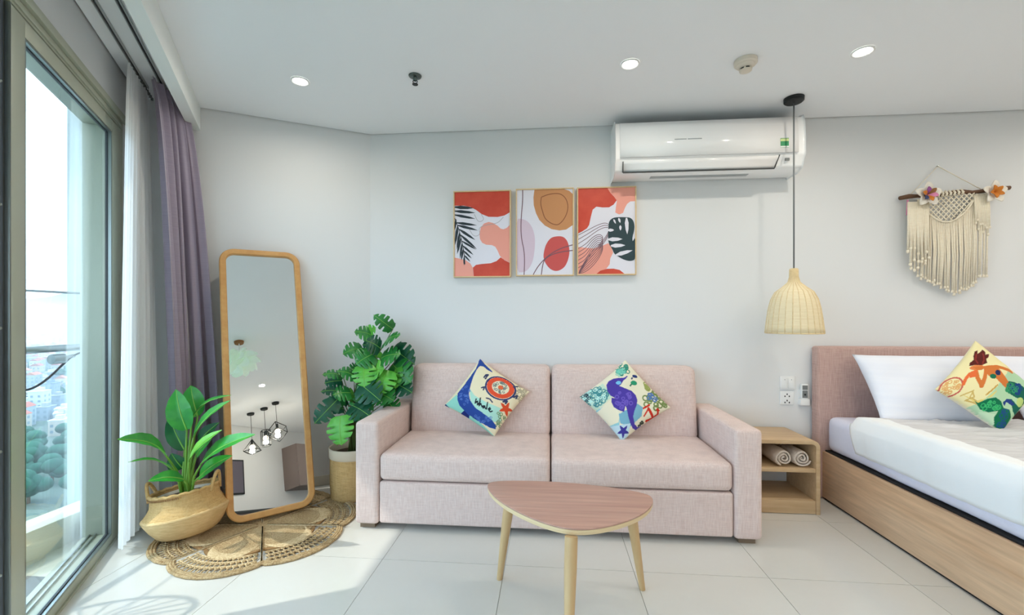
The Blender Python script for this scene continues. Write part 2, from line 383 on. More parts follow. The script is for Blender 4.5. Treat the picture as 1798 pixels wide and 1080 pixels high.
# four sashes, alternate tracks; unseen rear ones added for more light
edges = [(.10,-.995,-.020,.13), (-.93,-2.02,-.076,.10), (-1.95,-3.0,-.020,.10), (-2.93,-3.885,-.076,.10)]
for i, (t0, t1, n_, sw) in enumerate(edges):
    fr = wbar('sash', t0, t0-sw, n_-.02, n_+.02, .012, 2.226)
    wbar('stile', t1, t1+.10, n_-.02, n_+.02, .012, 2.226, par=fr)
    wbar('top_rail', t0-sw, t1+.10, n_-.02, n_+.02, 2.165, 2.226, par=fr)
    wbar('bottom_rail', t0-sw, t1+.10, n_-.02, n_+.02, .012, .050, par=fr)
    for z0, z1, a, b in ((2.155,2.165,t0-sw,t1+.10), (.050,.058,t0-sw,t1+.10)):
        wbar('bead', a, b, n_+.004, n_+.018, z0, z1, 'steel', par=fr, bev=0); wbar('gasket', a, b, n_-.006, n_+.004, z0-.004, z1+.004, 'seal', par=fr, bev=0)
    for a, b in ((t0-sw,t0-sw-.010), (t1+.110,t1+.10)):
        wbar('bead', a, b, n_+.004, n_+.018, .058, 2.155, 'steel', par=fr, bev=0); wbar('gasket', a+.004, b-.004, n_-.006, n_+.004, .058, 2.155, 'seal', par=fr, bev=0)
    wbar('pane', t0-sw-.002, t1+.102, n_+.0, n_+.002, .054, 2.160, 'pane_glass', par=fr, bev=0)
# interlock strip with screws on the meeting stile
il = wbar('interlock', -1.06, -.998, -.045, -.012, .012, 2.226, 'frame_dark')
wbar('interlock_lip', -.998, -.994, -.012, .004, .012, 2.226, 'steel', par=il)
for z in (.35, .75, 1.15, 1.55, 1.95):
    p = wp(-1.022, -.011, z); put('screw', MB().sphere(p, .006, 8, 5), 'steel', il, smooth=True)

# ---------------------------------------------------------------- balcony
XK = -2.58; SLAB_X = -.85-SUN_AZ.x*2.75/math.tan(SUN_EL)
def outer(poly): return clip_poly(poly, [(W0.x-WN.x*.165, W0.y-WN.y*.165, -WN.x, -WN.y)])
bf = struct('floor_balcony', MB().prism(outer([(-2.74,-2.2),(1.4,-2.2),(1.4,2.52),(-2.74,2.52)]), -.25, -.03), 'balcony_tile')
for j in range(40):
    n0 = -.17-.092*j; q = [W0+WD*a+WN*b for a, b in ((-6,n0-.086),(-6,n0),(1,n0),(1,n0-.086))]; q = [(p.x,p.y) for p in q]
    ar = sum(q[k][0]*q[(k+1)%4][1]-q[(k+1)%4][0]*q[k][1] for k in range(4)); q = clip_poly(q if ar > 0 else q[::-1], [(0,1.828,0,-1),(XK+.002,0,1,0),(0,-2.2,0,1)])
    if q and len(q) > 2: put('plank', MB().prism(q, -.03, -.008), 'deck', bf, bev=.003)
struct('wall_kerb', B(-2.74, XK, -2.2, 2.5, -.25, .12), 'kerb', bev=.006)
struct('wall_column', MB().prism([(-3.02,2.5),(-2.60,2.5),(-2.60,2.66),(-3.02,2.66)], -3, 2.75), 'concrete')
struct('ceiling_balcony', MB().prism(outer([(SLAB_X,-4),(2,-4),(2,2.66),(SLAB_X,2.66)]), 2.75, 2.95), 'kerb')
rl = thing('balcony_railing', 'brushed steel balcony handrail with thin wire above', 'railing', (-2.66, .6, .12))
put('handrail', MB().tube([(-2.66,-2.2,1.02),(-2.66,2.5,1.02)], .019, 14), 'steel', rl, smooth=True, angle=.9)
put('top_wire', MB().tube([(-2.66,-2.2,1.325),(-2.66,2.5,1.325)], .006, 8), 'steel', rl, smooth=True)
for y in (-2.0, -.4, 1.1): put('post', MB().tube([(-2.66,y,.12),(-2.66,y,1.325)], .012, 10), 'steel', rl, smooth=True, angle=.9)
put('glass_panel', B(-2.665,-2.655,-2.15,2.45,.13,.98), 'pane_glass', rl)
fg = thing('string_light', 'black cable with hanging bulb on the balcony rail', 'string light', (-2.66, 2.15, .86))
pts = []
for k in range(25):
    t = k/24; pts.append((-2.635, 1.75+.46*t, .985-.16*math.sin(PI*t)**1.2-.01*t))
put('cable', MB().tube(pts, .006, 7), 'black_plastic', fg, smooth=True)
put('cable', MB().tube([(-2.635,2.21,.975),(-2.63,2.27,1.0),(-2.62,2.32,.99),(-2.62,2.325,.86)], .005, 7), 'black_plastic', fg, smooth=True)
put('socket', MB().tube([(-2.62,2.325,.87),(-2.62,2.325,.815)], .014, 10), 'grey_plastic', fg, smooth=True, angle=.9)
put('bulb', MB().sphere((-2.62,2.325,.785), .032, 12, 8), 'glass_bulb', fg, smooth=True)
put('rail_clamp', MB().tube([(-2.63,2.10,.965),(-2.63,2.16,.965)], .026, 12), 'steel', fg, smooth=True, angle=.9)
put('clamp_arm', MB().tube([(-2.635,2.16,.965),(-2.64,2.22,.975)], .010, 8), 'steel', fg, smooth=True)
# round wire chair on the balcony, outside the picture; its shadow falls on the floor
CX, CY = -2.26, 1.20
ch = thing('wire_chair', 'round wire chair on the balcony deck', 'chair', (CX, CY, -.008))
def ring(c, r, tilt, z, seg=36, ry=1.0):
    return [(c[0]+r*math.cos(2*PI*k/seg), c[1]+ry*r*math.sin(2*PI*k/seg)*math.cos(tilt), z+ry*r*math.sin(2*PI*k/seg)*math.sin(tilt)) for k in range(seg)]
put('backrest_ring', MB().tube(ring((CX,CY+.12), .24, 1.2, .74), .011, 8, closed=True), 'chair_wire', ch, smooth=True)
put('seat_ring', MB().tube(ring((CX,CY-.05), .25, .05, .42), .011, 8, closed=True), 'chair_wire', ch, smooth=True)
sp = MB(); R1 = ring((CX,CY+.12), .24, 1.2, .74, 18)
for p in R1: sp.tube([p, (CX, CY+.12, .66)], .005, 6)
put('backrest_spokes', sp, 'chair_wire', ch, smooth=True)
sp = MB()
for p in ring((CX,CY-.05), .25, .05, .42, 14): sp.tube([p, (CX,CY-.05,.40)], .005, 6)
put('seat_spokes', sp, 'chair_wire', ch, smooth=True)
for a in (.8, 2.35, 3.93, 5.5): put('leg', MB().tube([(CX+.18*math.cos(a), CY-.05+.18*math.sin(a), .42),(CX+.24*math.cos(a), CY-.05+.24*math.sin(a), -.008)], .010, 8), 'chair_wire', ch, smooth=True)
put('back_support', MB().tube([(CX,CY+.19,.42),(CX,CY+.06,.52)], .011, 8), 'chair_wire', ch, smooth=True)

# ---------------------------------------------------------------- city far below
GZ = -62.0
struct('ground_city', MB().add([(-7000,-3000,GZ),(300,-3000,GZ),(300,9000,GZ),(-7000,9000,GZ)], [(0,1,2,3)]), 'city_ground')
def city(lr, d): c, s = math.cos(YAW), math.sin(YAW); return (d*(lr*c-s), d*(lr*s+c))
hmesh = []
for i in range(15):                                   # house kinds: body with parapet or pitched roof
    W_, D_, H_ = random.uniform(6,9), random.uniform(7,10), random.uniform(5,15)
    bm_ = MB().box(-W_/2,W_/2,-D_/2,D_/2,0,H_)
    rf = MB()
    if i % 5 == 0:
        rf.add([(-W_/2-.3,-D_/2-.3,H_),(W_/2+.3,-D_/2-.3,H_),(W_/2+.3,D_/2+.3,H_),(-W_/2-.3,D_/2+.3,H_),(0,-D_/2-.3,H_+2.4),(0,D_/2+.3,H_+2.4)], [(0,1,4),(2,3,5),(1,2,5,4),(3,0,4,5),(3,2,1,0)])
    else:
        rf.box(-W_/2-.2,W_/2+.2,-D_/2-.2,D_/2+.2,H_,H_+.5); rf.box(-W_/5,W_/4,-D_/4,D_/5,H_+.5,H_+2.6)
    wn = MB()
    for zz in np.arange(1.5, H_-1.5, 3.2):
        for xx in (-W_/4, W_/4):
            for sy in (-1, 1): wn.box(xx-.7,xx+.7,sy*D_/2-.06,sy*D_/2+.06,zz,zz+1.5)
        for yy in (-D_/4, D_/4):
            for sx in (-1, 1): wn.box(sx*W_/2-.06,sx*W_/2+.06,yy-.7,yy+.7,zz,zz+1.5)
    hmesh.append((bm_, rf, wn))
proto = {}
RT = ['red pitched roof', 'pale flat roof', 'grey flat roof', 'orange pitched roof', 'white flat roof']
def house(k, x, y, rot, roofm, wallm):
    key = (k, roofm, wallm); t = thing('house', None, None, (x, y, GZ)); t.rotation_euler.z = rot
    if key not in proto:
        a = put('walls', hmesh[k][0], 'house%d' % wallm, t, local=True); b = put('roof', hmesh[k][1], 'roof%d' % roofm, t, local=True); c = put('windows', hmesh[k][2], 'tower_window', t, local=True)
        proto[key] = (a.data, b.data, c.data)
    else:
        for nm, me in zip(('walls','roof','windows'), proto[key]):
            o = bpy.data.objects.new(nm, me); COL.objects.link(o); o.parent = t
            if nm == 'windows': o['kind'] = 'stuff'
    return tag(t, 'small city house with %s far below the balcony' % RT[roofm], 'house', 'city houses with %s' % RT[roofm])
cells = []; d = 150.0
while d < 900:
    n = max(2, int(.20*d/16))
    for k in range(n): cells.append((-1.16+.20*(k+.5)/n+random.uniform(-.1,.1)/n, d+random.uniform(-1.5,1.5)))
    d += max(18, d*.03)
nh = 0; trees = []
for lr, d in cells:
    x, y = city(lr, d); park = (d < 230 and random.random() < .85) or random.random() < .12
    if park: trees.append((x, y, d)); continue
    if nh >= 270: continue
    k = random.randrange(15); pitched = k % 5 == 0
    house(k, x, y, random.uniform(-.3,.3)+.5, random.choice([0,3,0]) if pitched else random.choice([1,2,4,4]), random.randrange(5)); nh += 1
# everything else of the roofscape, too small and too many to pick apart
rest = MB()
for i in range(2600):
    d = random.uniform(200, 2600)*random.uniform(.5,1); lr = random.uniform(-1.9,-.5)
    if -1.20 < lr < -.92 and d < 930: continue
    x, y = city(lr, d); a, b, h = random.uniform(4,8), random.uniform(4,8), random.uniform(4,14)
    rest.box(x-a,x+a,y-b,y+b,GZ,GZ+h)
ro = put('distant_houses', rest, 'house0'); tag(ro, 'dense pale roofscape of the distant city', 'city', kind='stuff')
def tree_mesh(seed):
    rg = np.random.default_rng(seed); mb = MB()
    for i in range(9):
        a = rg.uniform(0,2*PI); r = rg.uniform(0,3.4); s = rg.uniform(1.8,3.2); mb.sphere((r*math.cos(a), r*math.sin(a), rg.uniform(3.5,7)), s, 9, 6, (1,1,.8))
    return mb
tp = []
for i, (x, y, d) in enumerate(trees):
    for q in range(1):
        t = thing('city_tree', 'green leafy tree among the houses far below', 'tree', (x, y, GZ), 'trees in the city below'); t.scale = (1.25,)*3
        if len(tp) < 4:
            a = put('crown', tree_mesh(i), 'tree_green', t, smooth=True, local=True); b = put('trunk', MB().tube([(0,0,0),(0,0,4)], .4, 6), 'driftwood', t, local=True); tp.append((a.data, b.data))
        else:
            for nm, me in zip(('crown','trunk'), tp[i % 4]): o = bpy.data.objects.new(nm, me); COL.objects.link(o); o.parent = t
for k, (lr, hh) in enumerate(((-1.085, 118), (-1.05, 122), (-1.0, 108))):
    x, y = city(lr, 1900); t = thing('tower_block', 'hazy white tower block in front of the hills', 'building', (x, y, GZ), 'tower blocks near the hills'); t.rotation_euler.z = .7
    bd = put('walls', MB().box(-22,22,-14,14,0,hh), 'tower', t, local=True)
    put('roof', MB().box(-10,12,-8,8,hh,hh+6), 'tower', t, local=True)
    wn = MB()
    for z in range(6, hh-4, 6):
        for xx in range(-18, 20, 6): wn.box(xx-1.4,xx+1.4,-14.2,-14,z,z+3)
    put('windows', wn, 'tower_window', t, local=True)
P = []
for i in range(60):
    lr = -2.6+2.6*i/59; row = []
    hgt = 200+90*math.sin(lr*5.2+.3)+45*math.sin(lr*13+1)+22*math.sin(lr*31)
    for j in range(8):
        t = j/7; x, y = city(lr, 4200+1300*t); row.append((x, y, GZ-2+(hgt+62)*math.sin(PI*t*.98)**1.0))
    P.append(row)
struct('hills', MB().grid(P), 'hill', smooth=True)
# haze over the city (real scattering air, beyond the building)
hz = bpy.data.materials.new('haze'); hz.use_nodes = True; nt = hz.node_tree
for n in list(nt.nodes): nt.nodes.remove(n)
o_ = nt.nodes.new('ShaderNodeOutputMaterial'); v_ = nt.nodes.new('ShaderNodeVolumeScatter'); v_.inputs['Color'].default_value = (.80,.93,1,1); v_.inputs['Density'].default_value = .0007; v_.inputs['Anisotropy'].default_value = .2
nt.links.new(v_.outputs[0], o_.inputs['Volume']); M['haze'] = hz
c_ = [city(l, d) for l, d in ((-2.0,120),(-2.0,5600),(-.55,5600),(-.55,120))]
hb = put('haze', MB().prism(c_ if False else c_[::-1], GZ-1, 60), 'haze'); tag(hb, 'bluish haze lying over the distant city', 'haze', kind='stuff')

# ---------------------------------------------------------------- curtains
def curtain(name, label, top, bot, z0, z1, amp, nf, m, n=120, rows=26, flare=1.6, seed=0):
    rg = np.random.default_rng(seed); ph = rg.uniform(0,6,4); P = []
    def along(path, s):
        L = [0]
        for a, b in zip(path, path[1:]): L.append(L[-1]+math.dist(a, b))
        x = s*L[-1]
        for i in range(len(path)-1):
            if x <= L[i+1]+1e-9:
                f = (x-L[i])/(L[i+1]-L[i]); a, b = path[i], path[i+1]
                return Vector((a[0]+(b[0]-a[0])*f, a[1]+(b[1]-a[1])*f)), Vector((b[0]-a[0], b[1]-a[1])).normalized()
        return Vector(path[-1]), (Vector(path[-1])-Vector(path[-2])).normalized()
    for j in range(rows+1):
        v = j/rows; z = z1+(z0-z1)*v; k = v**(1/flare) if flare > 0 else v; row = []
        for i in range(n+1):
            s = i/n
            a, da = along(top, s); b, db = along(bot, s); p = a.lerp(b, k); dr_ = da.lerp(db, k).normalized(); nn = Vector((dr_.y, -dr_.x))
            fa = amp*(.45+.55*k)*(math.sin(2*PI*nf*s+.5*math.sin(5*s+ph[0])+.7*v*math.sin(3*s+ph[1]))+.35*math.sin(2*PI*nf*2.3*s+ph[2]+1.5*v))
            p = p+nn*fa+dr_*amp*.25*math.sin(2*PI*nf*2*s+ph[3])*k
            row.append((p.x, p.y, z))
        P.append(row)
    base = (P[-1][n//2][0], P[-1][n//2][1], z0)
    return single(name, MB().grid(P), m, label, 'curtain', base, 'window curtains', smooth=True)
def w2(t, n): p = W0+WD*t+WN*n; return (p.x, p.y)
def d2(s, n): p = D0+DD*s+DN*n; return (p.x, p.y)
curtain('sheer_curtain', 'sheer white curtain gathered beside the glass door', [w2(-.11,.083), w2(.22,.085)], [w2(-.22,.074), w2(-.02,.085), w2(.14,.15)], .035, CEIL-.03, .013, 7.5, 'sheer', seed=3)
curtain('drape_curtain', 'purple grey blackout drape gathered behind the tall mirror', [w2(.0,.150), w2(.29,.235)], [w2(.13,.255), d2(-.06,.14), d2(.13,.070)], .012, CEIL-.03, .034, 4.3, 'drape', n=160, flare=1.7, seed=8)

# ---------------------------------------------------------------- sofa
SX0, SX1, SY0, SY1 = -1.093, 1.099, 2.375, 3.12
sf = thing('sofa', 'pinkish beige linen two-seat sofa with boxy arms', 'sofa', (0, 2.75, 0))
def arm(x0, x1): return rbox(x0, x1, SY0, SY1, .028, .603, .022, n=9)
put('arm', arm(SX0, SX0+.135), 'linen', sf, smooth=True); put('arm', arm(SX1-.14, SX1), 'linen', sf, smooth=True)
put('drawer_front', rbox(SX0+.139, SX1-.144, SY0+.006, SY0+.06, .035, .268, .014, n=12), 'linen', sf, smooth=True)
put('base', B(SX0+.14, SX1-.145, SY0+.06, SY1-.02, .04, .27), 'linen', sf)
put('seat_cushion', rbox(SX0+.139, .000, SY0+.002, 3.0, .275, .425, .03, puff=(0,.008,.014), n=14), 'linen', sf, smooth=True)
put('seat_cushion', rbox(.006, SX1-.145, SY0+.002, 3.0, .275, .425, .03, puff=(0,.008,.014), n=14), 'linen', sf, smooth=True)
put('back_frame', rbox(SX0+.137, SX1-.142, 3.04, SY1, .05, .80, .02, n=8), 'linen', sf, smooth=True)
def lean(mb, y, z, k): return MB().add([(p[0], p[1]+(p[2]-z)*k, p[2]) for p in mb.v], mb.f)
put('back_cushion', lean(rbox(SX0+.150, .000, 2.880, 3.03, .40, .865, .04, puff=(0,.018,.006), n=14), 2.9, .4, .12), 'linen', sf, smooth=True)
put('back_cushion', lean(rbox(.010, SX1-.155, 2.880, 3.03, .40, .865, .04, puff=(0,.018,.006), n=14), 2.9, .4, .12), 'linen', sf, smooth=True)
for x in (SX0+.02, SX1-.11):
    for y in (SY0+.03, SY1-.12): put('foot', B(x, x+.085, y, y+.06, 0, .028), 'sofa_foot', sf)
for x in (-.75, .7): put('castor_block', B(x, x+.06, SY0+.10, SY0+.16, 0, .04), 'black_plastic', sf)

# ---------------------------------------------------------------- printed cushions
def homog(src):
    dst = [(-1,1),(1,1),(1,-1),(-1,-1)]; A = []
    for (x, y), (u, v) in zip(src, dst):
        A += [[x,y,1,0,0,0,-u*x,-u*y], [0,0,0,x,y,1,-v*x,-v*y]]
    h = np.linalg.solve(np.array(A, float), np.array([c for p in dst for c in p], float)); return np.append(h, 1).reshape(3,3)
def paint(src, base, shapes, N):
    """flat fabric print: shapes drawn in the print's own square"""
    Hm = homog(src)
    def T(pts): q = np.c_[np.array(pts, float), np.ones(len(pts))] @ Hm.T; return q[:, :2]/q[:, 2:]
    g = np.linspace(-1, 1, N); U, V = np.meshgrid(g, g, indexing='ij'); img = np.zeros((N, N, 3)); img[:] = lin(base)
    iH = np.linalg.inv(Hm); q = np.stack([U, V, np.ones_like(U)], -1) @ iH.T; X = q[..., 0]/q[..., 2]; Y = q[..., 1]/q[..., 2]
    for sh in shapes:
        k, c = sh[0], lin(sh[1])
        if k == 'p':
            P_ = np.array(sh[2], float); ins = np.zeros((N, N), bool); j = len(P_)-1
            for i in range(len(P_)):
                xi, yi = P_[i]; xj, yj = P_[j]
                if yi != yj: ins ^= ((yi > Y) != (yj > Y)) & (X < (xj-xi)*(Y-yi)/(yj-yi)+xi)
                j = i
        elif k == 'e':
            cx, cy, rx, ry = sh[2]; ins = ((X-cx)/rx)**2+((Y-cy)/ry)**2 < 1
        elif k == 'r':
            cx, cy, rx, ry, wd = sh[2]; rr = np.sqrt(((X-cx)/rx)**2+((Y-cy)/ry)**2); ins = np.abs(rr-1)*min(rx, ry) < wd
        elif k == 'l':
            wd = sh[3]; ins = np.zeros((N, N), bool)
            for (ax, ay), (bx, by) in zip(sh[2], sh[2][1:]):
                L2 = (bx-ax)**2+(by-ay)**2+1e-9; t = np.clip(((X-ax)*(bx-ax)+(Y-ay)*(by-ay))/L2, 0, 1)
                ins |= (X-ax-t*(bx-ax))**2+(Y-ay-t*(by-ay))**2 < wd*wd
        elif k == 's':
            cx, cy, R_, r0 = sh[2]; a = np.arctan2(Y-cy, X-cx)-r0; rr = np.hypot(X-cx, Y-cy)
            ins = rr < R_*(.42+.58*(np.abs(((a/(2*PI)*5) % 1)-.5)*2)**1.6)
        elif k == 'n':                              # speckle of little marks inside an ellipse
            cx, cy, rx, ry, n_, s_ = sh[2]; rg = np.random.default_rng(int(cx)); ins = np.zeros((N, N), bool)
            for _ in range(n_):
                a = rg.uniform(0, 2*PI); r = math.sqrt(rg.uniform(0, 1)); px, py = cx+rx*r*math.cos(a), cy+ry*r*math.sin(a)
                ins |= np.abs(np.hypot(X-px, Y-py)-s_*rg.uniform(.7,1.3)) < s_*.32
        img[ins] = c
    return img
def throw_pillow(name, label, group, base, a, b, thick, img=None, m='printed_cotton', N=40, back=(232,226,208), pinch=.06, cat='cushion', wr=.004, seed=1):
    """front face grid; corners TL, TR, BR, BL in world"""
    C = [Vector(p) for p in base]; TL, TR, BR, BL = C; rg = np.random.default_rng(seed); ph = rg.uniform(0, 6, 8)
    n = (TR-TL).cross(BL-TL).normalized(); n = -n if n.y > 0 else n
    g = np.linspace(-1, 1, N); rows = {1: [], -1: []}
    for sg in (1, -1):
        for u in g:
            row = []
            for v in g:
                uu = u*(1-pinch*(1-v*v)**1.0*abs(u)**2); vv = v*(1-pinch*(1-u*u)*abs(v)**2)
                p = TL*((1-uu)*(1+vv)/4)+TR*((1+uu)*(1+vv)/4)+BR*((1+uu)*(1-vv)/4)+BL*((1-uu)*(1-vv)/4)
                e = max(0, (1-u*u)*(1-v*v)); t = thick*(e**.42)
                ww = wr*(math.sin(5*u+ph[0]+3*v)*math.sin(4*v+ph[1])+.6*math.sin(11*u*v+ph[2]+4*u))*min(1, e*3)
                row.append(tuple(p+n*(sg*t+ww)))
            rows[sg].append(row)
    mb = MB().grid(rows[1]); nf = len(mb.f); mb.grid([r[::-1] for r in rows[-1]])
    cen = sum(C, Vector())/4; bs = (cen.x, cen.y, min(p[2] for p in mb.v))
    me = bpy.data.meshes.new(name); me.from_pydata([(p[0]-bs[0], p[1]-bs[1], p[2]-bs[2]) for p in mb.v], [], mb.f)
    if img is not None:
        at = me.color_attributes.new('print', 'FLOAT_COLOR', 'POINT'); arr = np.ones((len(mb.v), 4), np.float32); arr[:N*N, :3] = img.reshape(-1, 3); arr[N*N:, :3] = lin(back)
        at.data.foreach_set('color', arr.ravel())
    bm = bmesh.new(); bm.from_mesh(me); bmesh.ops.remove_doubles(bm, verts=bm.verts, dist=1e-5); bmesh.ops.recalc_face_normals(bm, faces=bm.faces); bm.to_mesh(me); bm.free()
    for p in me.polygons: p.use_smooth = True
    me.materials.append(M[m]); o = bpy.data.objects.new(name, me); COL.objects.link(o); o.location = bs; return tag(o, label, cat, group)
def leaning(corn, ylow, yhigh, zl, zh):
    """corners measured on an upright plane, laid back against the cushion behind"""
    out = []
    for (u, v) in corn:
        p = ray_at(u, v, 2.8); t = (p.z-CAMH)/2.8
        # plane: y = ylow + (z-zl)*k
        k = (yhigh-ylow)/(zh-zl); dx, dy, dz = p.x/2.8, p.y/2.8, (p.z-CAMH)/2.8
        d = (ylow+(CAMH-zl)*k)/(dy-dz*k); out.append((dx*d, dy*d, CAMH+dz*d))
    return out
blue = (44,74,150); NP = 150
whale = [('p',(150,214,196),[(60,660),(200,540),(300,720),(600,990),(480,960),(250,770)]), ('p',(176,222,206),[(360,470),(420,560),(560,640),(720,700),(700,850),(620,850),(480,770),(380,660)]),
 ('n',(176,166,140),(960,480,110,140,40,16)), ('n',(120,150,110),(700,860,70,110,24,14)),
 ('p',blue,[(470,40),(500,55),(560,130),(650,220),(660,245),(600,220),(540,170),(490,165),(440,230),(400,330),(370,440),(355,540),(370,620),(420,700),(520,770),(600,830),(640,890),(630,925),(560,910),(480,870),(400,830),(350,790),(325,825),(240,770),(290,735),(240,680),(215,610),(210,530),(280,430),(360,310),(430,210),(465,120)]),
 ('n',(84,118,190),(300,560,70,120,26,9)), ('n',(84,118,190),(500,820,110,45,20,9)), ('p',(30,44,110),[(240,770),(290,735),(340,800),(325,825)]),
 ('r',(52,60,110),(738,448,178,150,9)), ('e',(226,84,54),(738,446,165,138)), ('e',(232,222,192),(738,446,104,86)), ('n',(106,122,120),(738,446,86,72,26,12)), ('e',(232,110,70),(738,446,32,27)),
 ('l',(60,66,100),[(545,330),(575,290),(600,285),(560,345)],9), ('l',(60,66,100),[(510,465),(545,455),(530,490)],9), ('l',(60,66,100),[(560,590),(600,600),(625,635)],8), ('l',(60,66,100),[(750,620),(800,610),(775,640)],10), ('l',(60,66,100),[(880,560),(930,530),(910,570)],9), ('l',(60,66,100),[(900,420),(950,400)],9),
 ('s',(218,78,44),(775,700,88,.25)), ('e',(222,140,70),(690,950,40,30)), ('p',(34,50,110),[(50,645),(75,650),(110,690),(95,695)])]
blk = (36,44,52)
for st in ([(440,600),(425,650),(455,625),(450,670),(485,630)], [(490,590),(468,680),(490,650),(500,690)], [(535,680),(510,680),(512,705),(535,685),(540,712)], [(570,640),(550,715)], [(575,725),(598,715),(590,695),(572,715),(590,745),(615,735)]): whale.append(('l', blk, st, 7))
wc_ = [(843,630),(930,688),(868,767),(780,712)]; src = [(490,55),(1080,455),(600,995),(55,660)]
throw_pillow('throw_cushion', 'nautical cushion with blue whale and red compass on the sofa', 'printed throw cushions', leaning(wc_, 2.75, 2.915, .42, .88), 0, 0, .072, paint(src, (236,224,190), whale, NP), N=NP)
pur = (78,62,158); grn = (66,150,120)
sea = [('p',(196,222,200),[(30,540),(300,380),(420,560),(240,720)]), ('n',(70,140,146),(210,550,160,110,60,19)), ('n',(196,236,226),(200,540,140,90,30,14)), ('p',(150,206,214),[(230,720),(380,640),(520,760),(500,960),(420,920)]), ('p',(238,232,206),[(240,740),(400,600),(510,760),(500,850),(400,890)]),
 ('p',(124,178,200),[(500,760),(720,640),(780,680),(770,780),(640,900),(520,860)]), ('p',(196,222,232),[(400,900),(640,860),(620,1040),(480,1040)]), ('n',(52,140,120),(560,200,90,80,26,20)), ('n',(120,200,180),(530,240,70,60,16,15)),
 ('e',(40,60,120),(715,300,36,22)), ('e',(44,150,110),(690,390,42,30)), ('l',(44,110,90),[(655,410),(640,430)],9), ('l',(40,60,100),[(675,325),(665,340)],9),
 ('n',(120,140,84),(940,560,150,130,22,26)), ('n',(84,120,180),(900,540,70,60,10,18)), ('n',(150,160,90),(840,430,50,60,7,26)),
 ('p',pur,[(345,410),(370,360),(430,330),(500,325),(560,330),(610,300),(615,315),(560,360),(525,415),(500,430),(570,460),(650,490),(700,540),(718,600),(705,660),(680,720),(665,790),(690,870),(730,905),(780,885),(775,910),(720,940),(670,915),(635,860),(610,790),(590,700),(575,665),(560,735),(500,715),(440,680),(410,620),(415,570),(460,580),(400,545),(360,490)]),
 ('n',(112,92,190),(560,580,110,110,20,16)), ('e',(120,190,230),(495,390,32,24)), ('l',(60,70,60),[(740,890),(800,860),(780,840),(760,860)],10),
 ('l',(206,52,36),[(850,690),(920,800)],16), ('l',(206,52,36),[(790,690),(860,650)],11), ('l',(206,52,36),[(835,835),(920,800),(975,750),(965,690)],13), ('l',(206,52,36),[(800,780),(840,710)],9), ('l',(206,52,36),[(950,700),(985,705)],9),
 ('s',(66,60,150),(560,945,75,.3)), ('n',(60,76,70),(560,1045,80,14,8,12)), ('n',(50,70,80),(100,550,50,40,8,14))]
sc_ = [(1098,632),(1178,716),(1092,776),(1017,697)]; src = [(610,75),(1135,650),(555,1050),(35,530)]
throw_pillow('throw_cushion', 'cream cushion with purple seahorse and red anchor on the sofa', 'printed throw cushions', leaning(sc_, 2.75, 2.915, .42, .88), 0, 0, .072, paint(src, (232,226,200), sea, NP), N=NP, seed=4)
skin = (210,120,58); teal = (22,100,84)
mer = [('p',(178,214,176),[(430,870),(560,800),(700,640),(820,480),(950,460),(1120,560),(900,1060),(780,1040)]), ('p',(196,224,190),[(560,900),(700,920),(800,1050),(640,1010)]), ('p',(226,206,120),[(330,720),(520,830),(700,680),(640,760),(500,800)]), ('l',(206,178,104),[(340,740),(440,700),(470,760),(400,790),(520,830)],7), ('l',(206,178,104),[(450,690),(430,760),(500,800)],6),
 ('r',(196,96,84),(222,630,108,106,9)), ('n',(222,172,110),(222,630,80,80,22,16)),
 ('p',skin,[(530,425),(620,412),(700,425),(760,520),(822,600),(795,668),(720,610),(660,560),(590,545),(560,500)]), ('l',skin,[(600,435),(700,428),(790,452),(900,468)],20), ('l',skin,[(570,450),(545,560),(520,650)],22), ('l',skin,[(520,648),(470,560),(455,470)],20), ('l',(226,110,60),[(455,480),(385,505),(350,560),(338,615)],18), ('p',(226,110,60),[(380,500),(450,478),(468,545),(390,552)]), ('e',(224,132,76),(470,432,82,34)), ('p',skin,[(420,425),(520,420),(560,440),(520,470),(470,468)]),
 ('p',(92,34,30),[(385,400),(390,360),(430,330),(430,280),(460,215),(500,200),(490,250),(530,230),(570,195),(600,230),(590,270),(640,260),(620,310),(590,330),(600,380),(530,410),(460,400)]), ('l',(140,50,44),[(470,260),(450,330),(480,380)],9), ('l',(140,50,44),[(560,260),(560,340),(540,390)],9),
 ('e',(20,110,80),(640,548,38,28)), ('e',(36,46,90),(700,503,30,32)),
 ('p',teal,[(820,590),(900,590),(1000,620),(1060,680),(1060,740),(1010,800),(960,880),(940,920),(880,880),(860,820),(800,800),(770,830),(760,810),(800,770),(860,770),(920,820),(960,830),(1000,770),(900,750),(820,710),(780,680)]), ('n',(24,60,130),(920,660,90,50,16,17)), ('n',(50,150,100),(880,660,110,50,16,13)), ('p',(36,60,130),[(760,820),(800,770),(850,775),(900,820),(860,830),(800,800),(780,840)]),
 ('p',(16,112,76),[(480,795),(520,820),(600,780),(680,765),(740,800),(770,860),(840,870),(880,940),(850,1020),(790,1045),(730,1010),(700,950),(720,890),(640,905),(560,880)]), ('n',(60,180,110),(650,840,100,40,12,15)), ('n',(30,80,130),(790,950,60,70,14,15)), ('e',(190,214,130),(955,790,42,46)), ('l',(200,160,80),[(580,740),(690,640)],8)]
mc_ = [(1712,598),(1822,690),(1757,760),(1641,684)]; src = [(510,55),(1215,630),(810,1060),(75,630)]
throw_pillow('throw_cushion', 'yellow cushion with printed mermaid leaning on the bed pillows', 'printed throw cushions', leaning(mc_, 2.50, 2.74, .56, 1.02), 0, 0, .062, paint(src, (236,226,174), mer, NP), N=NP, seed=6)

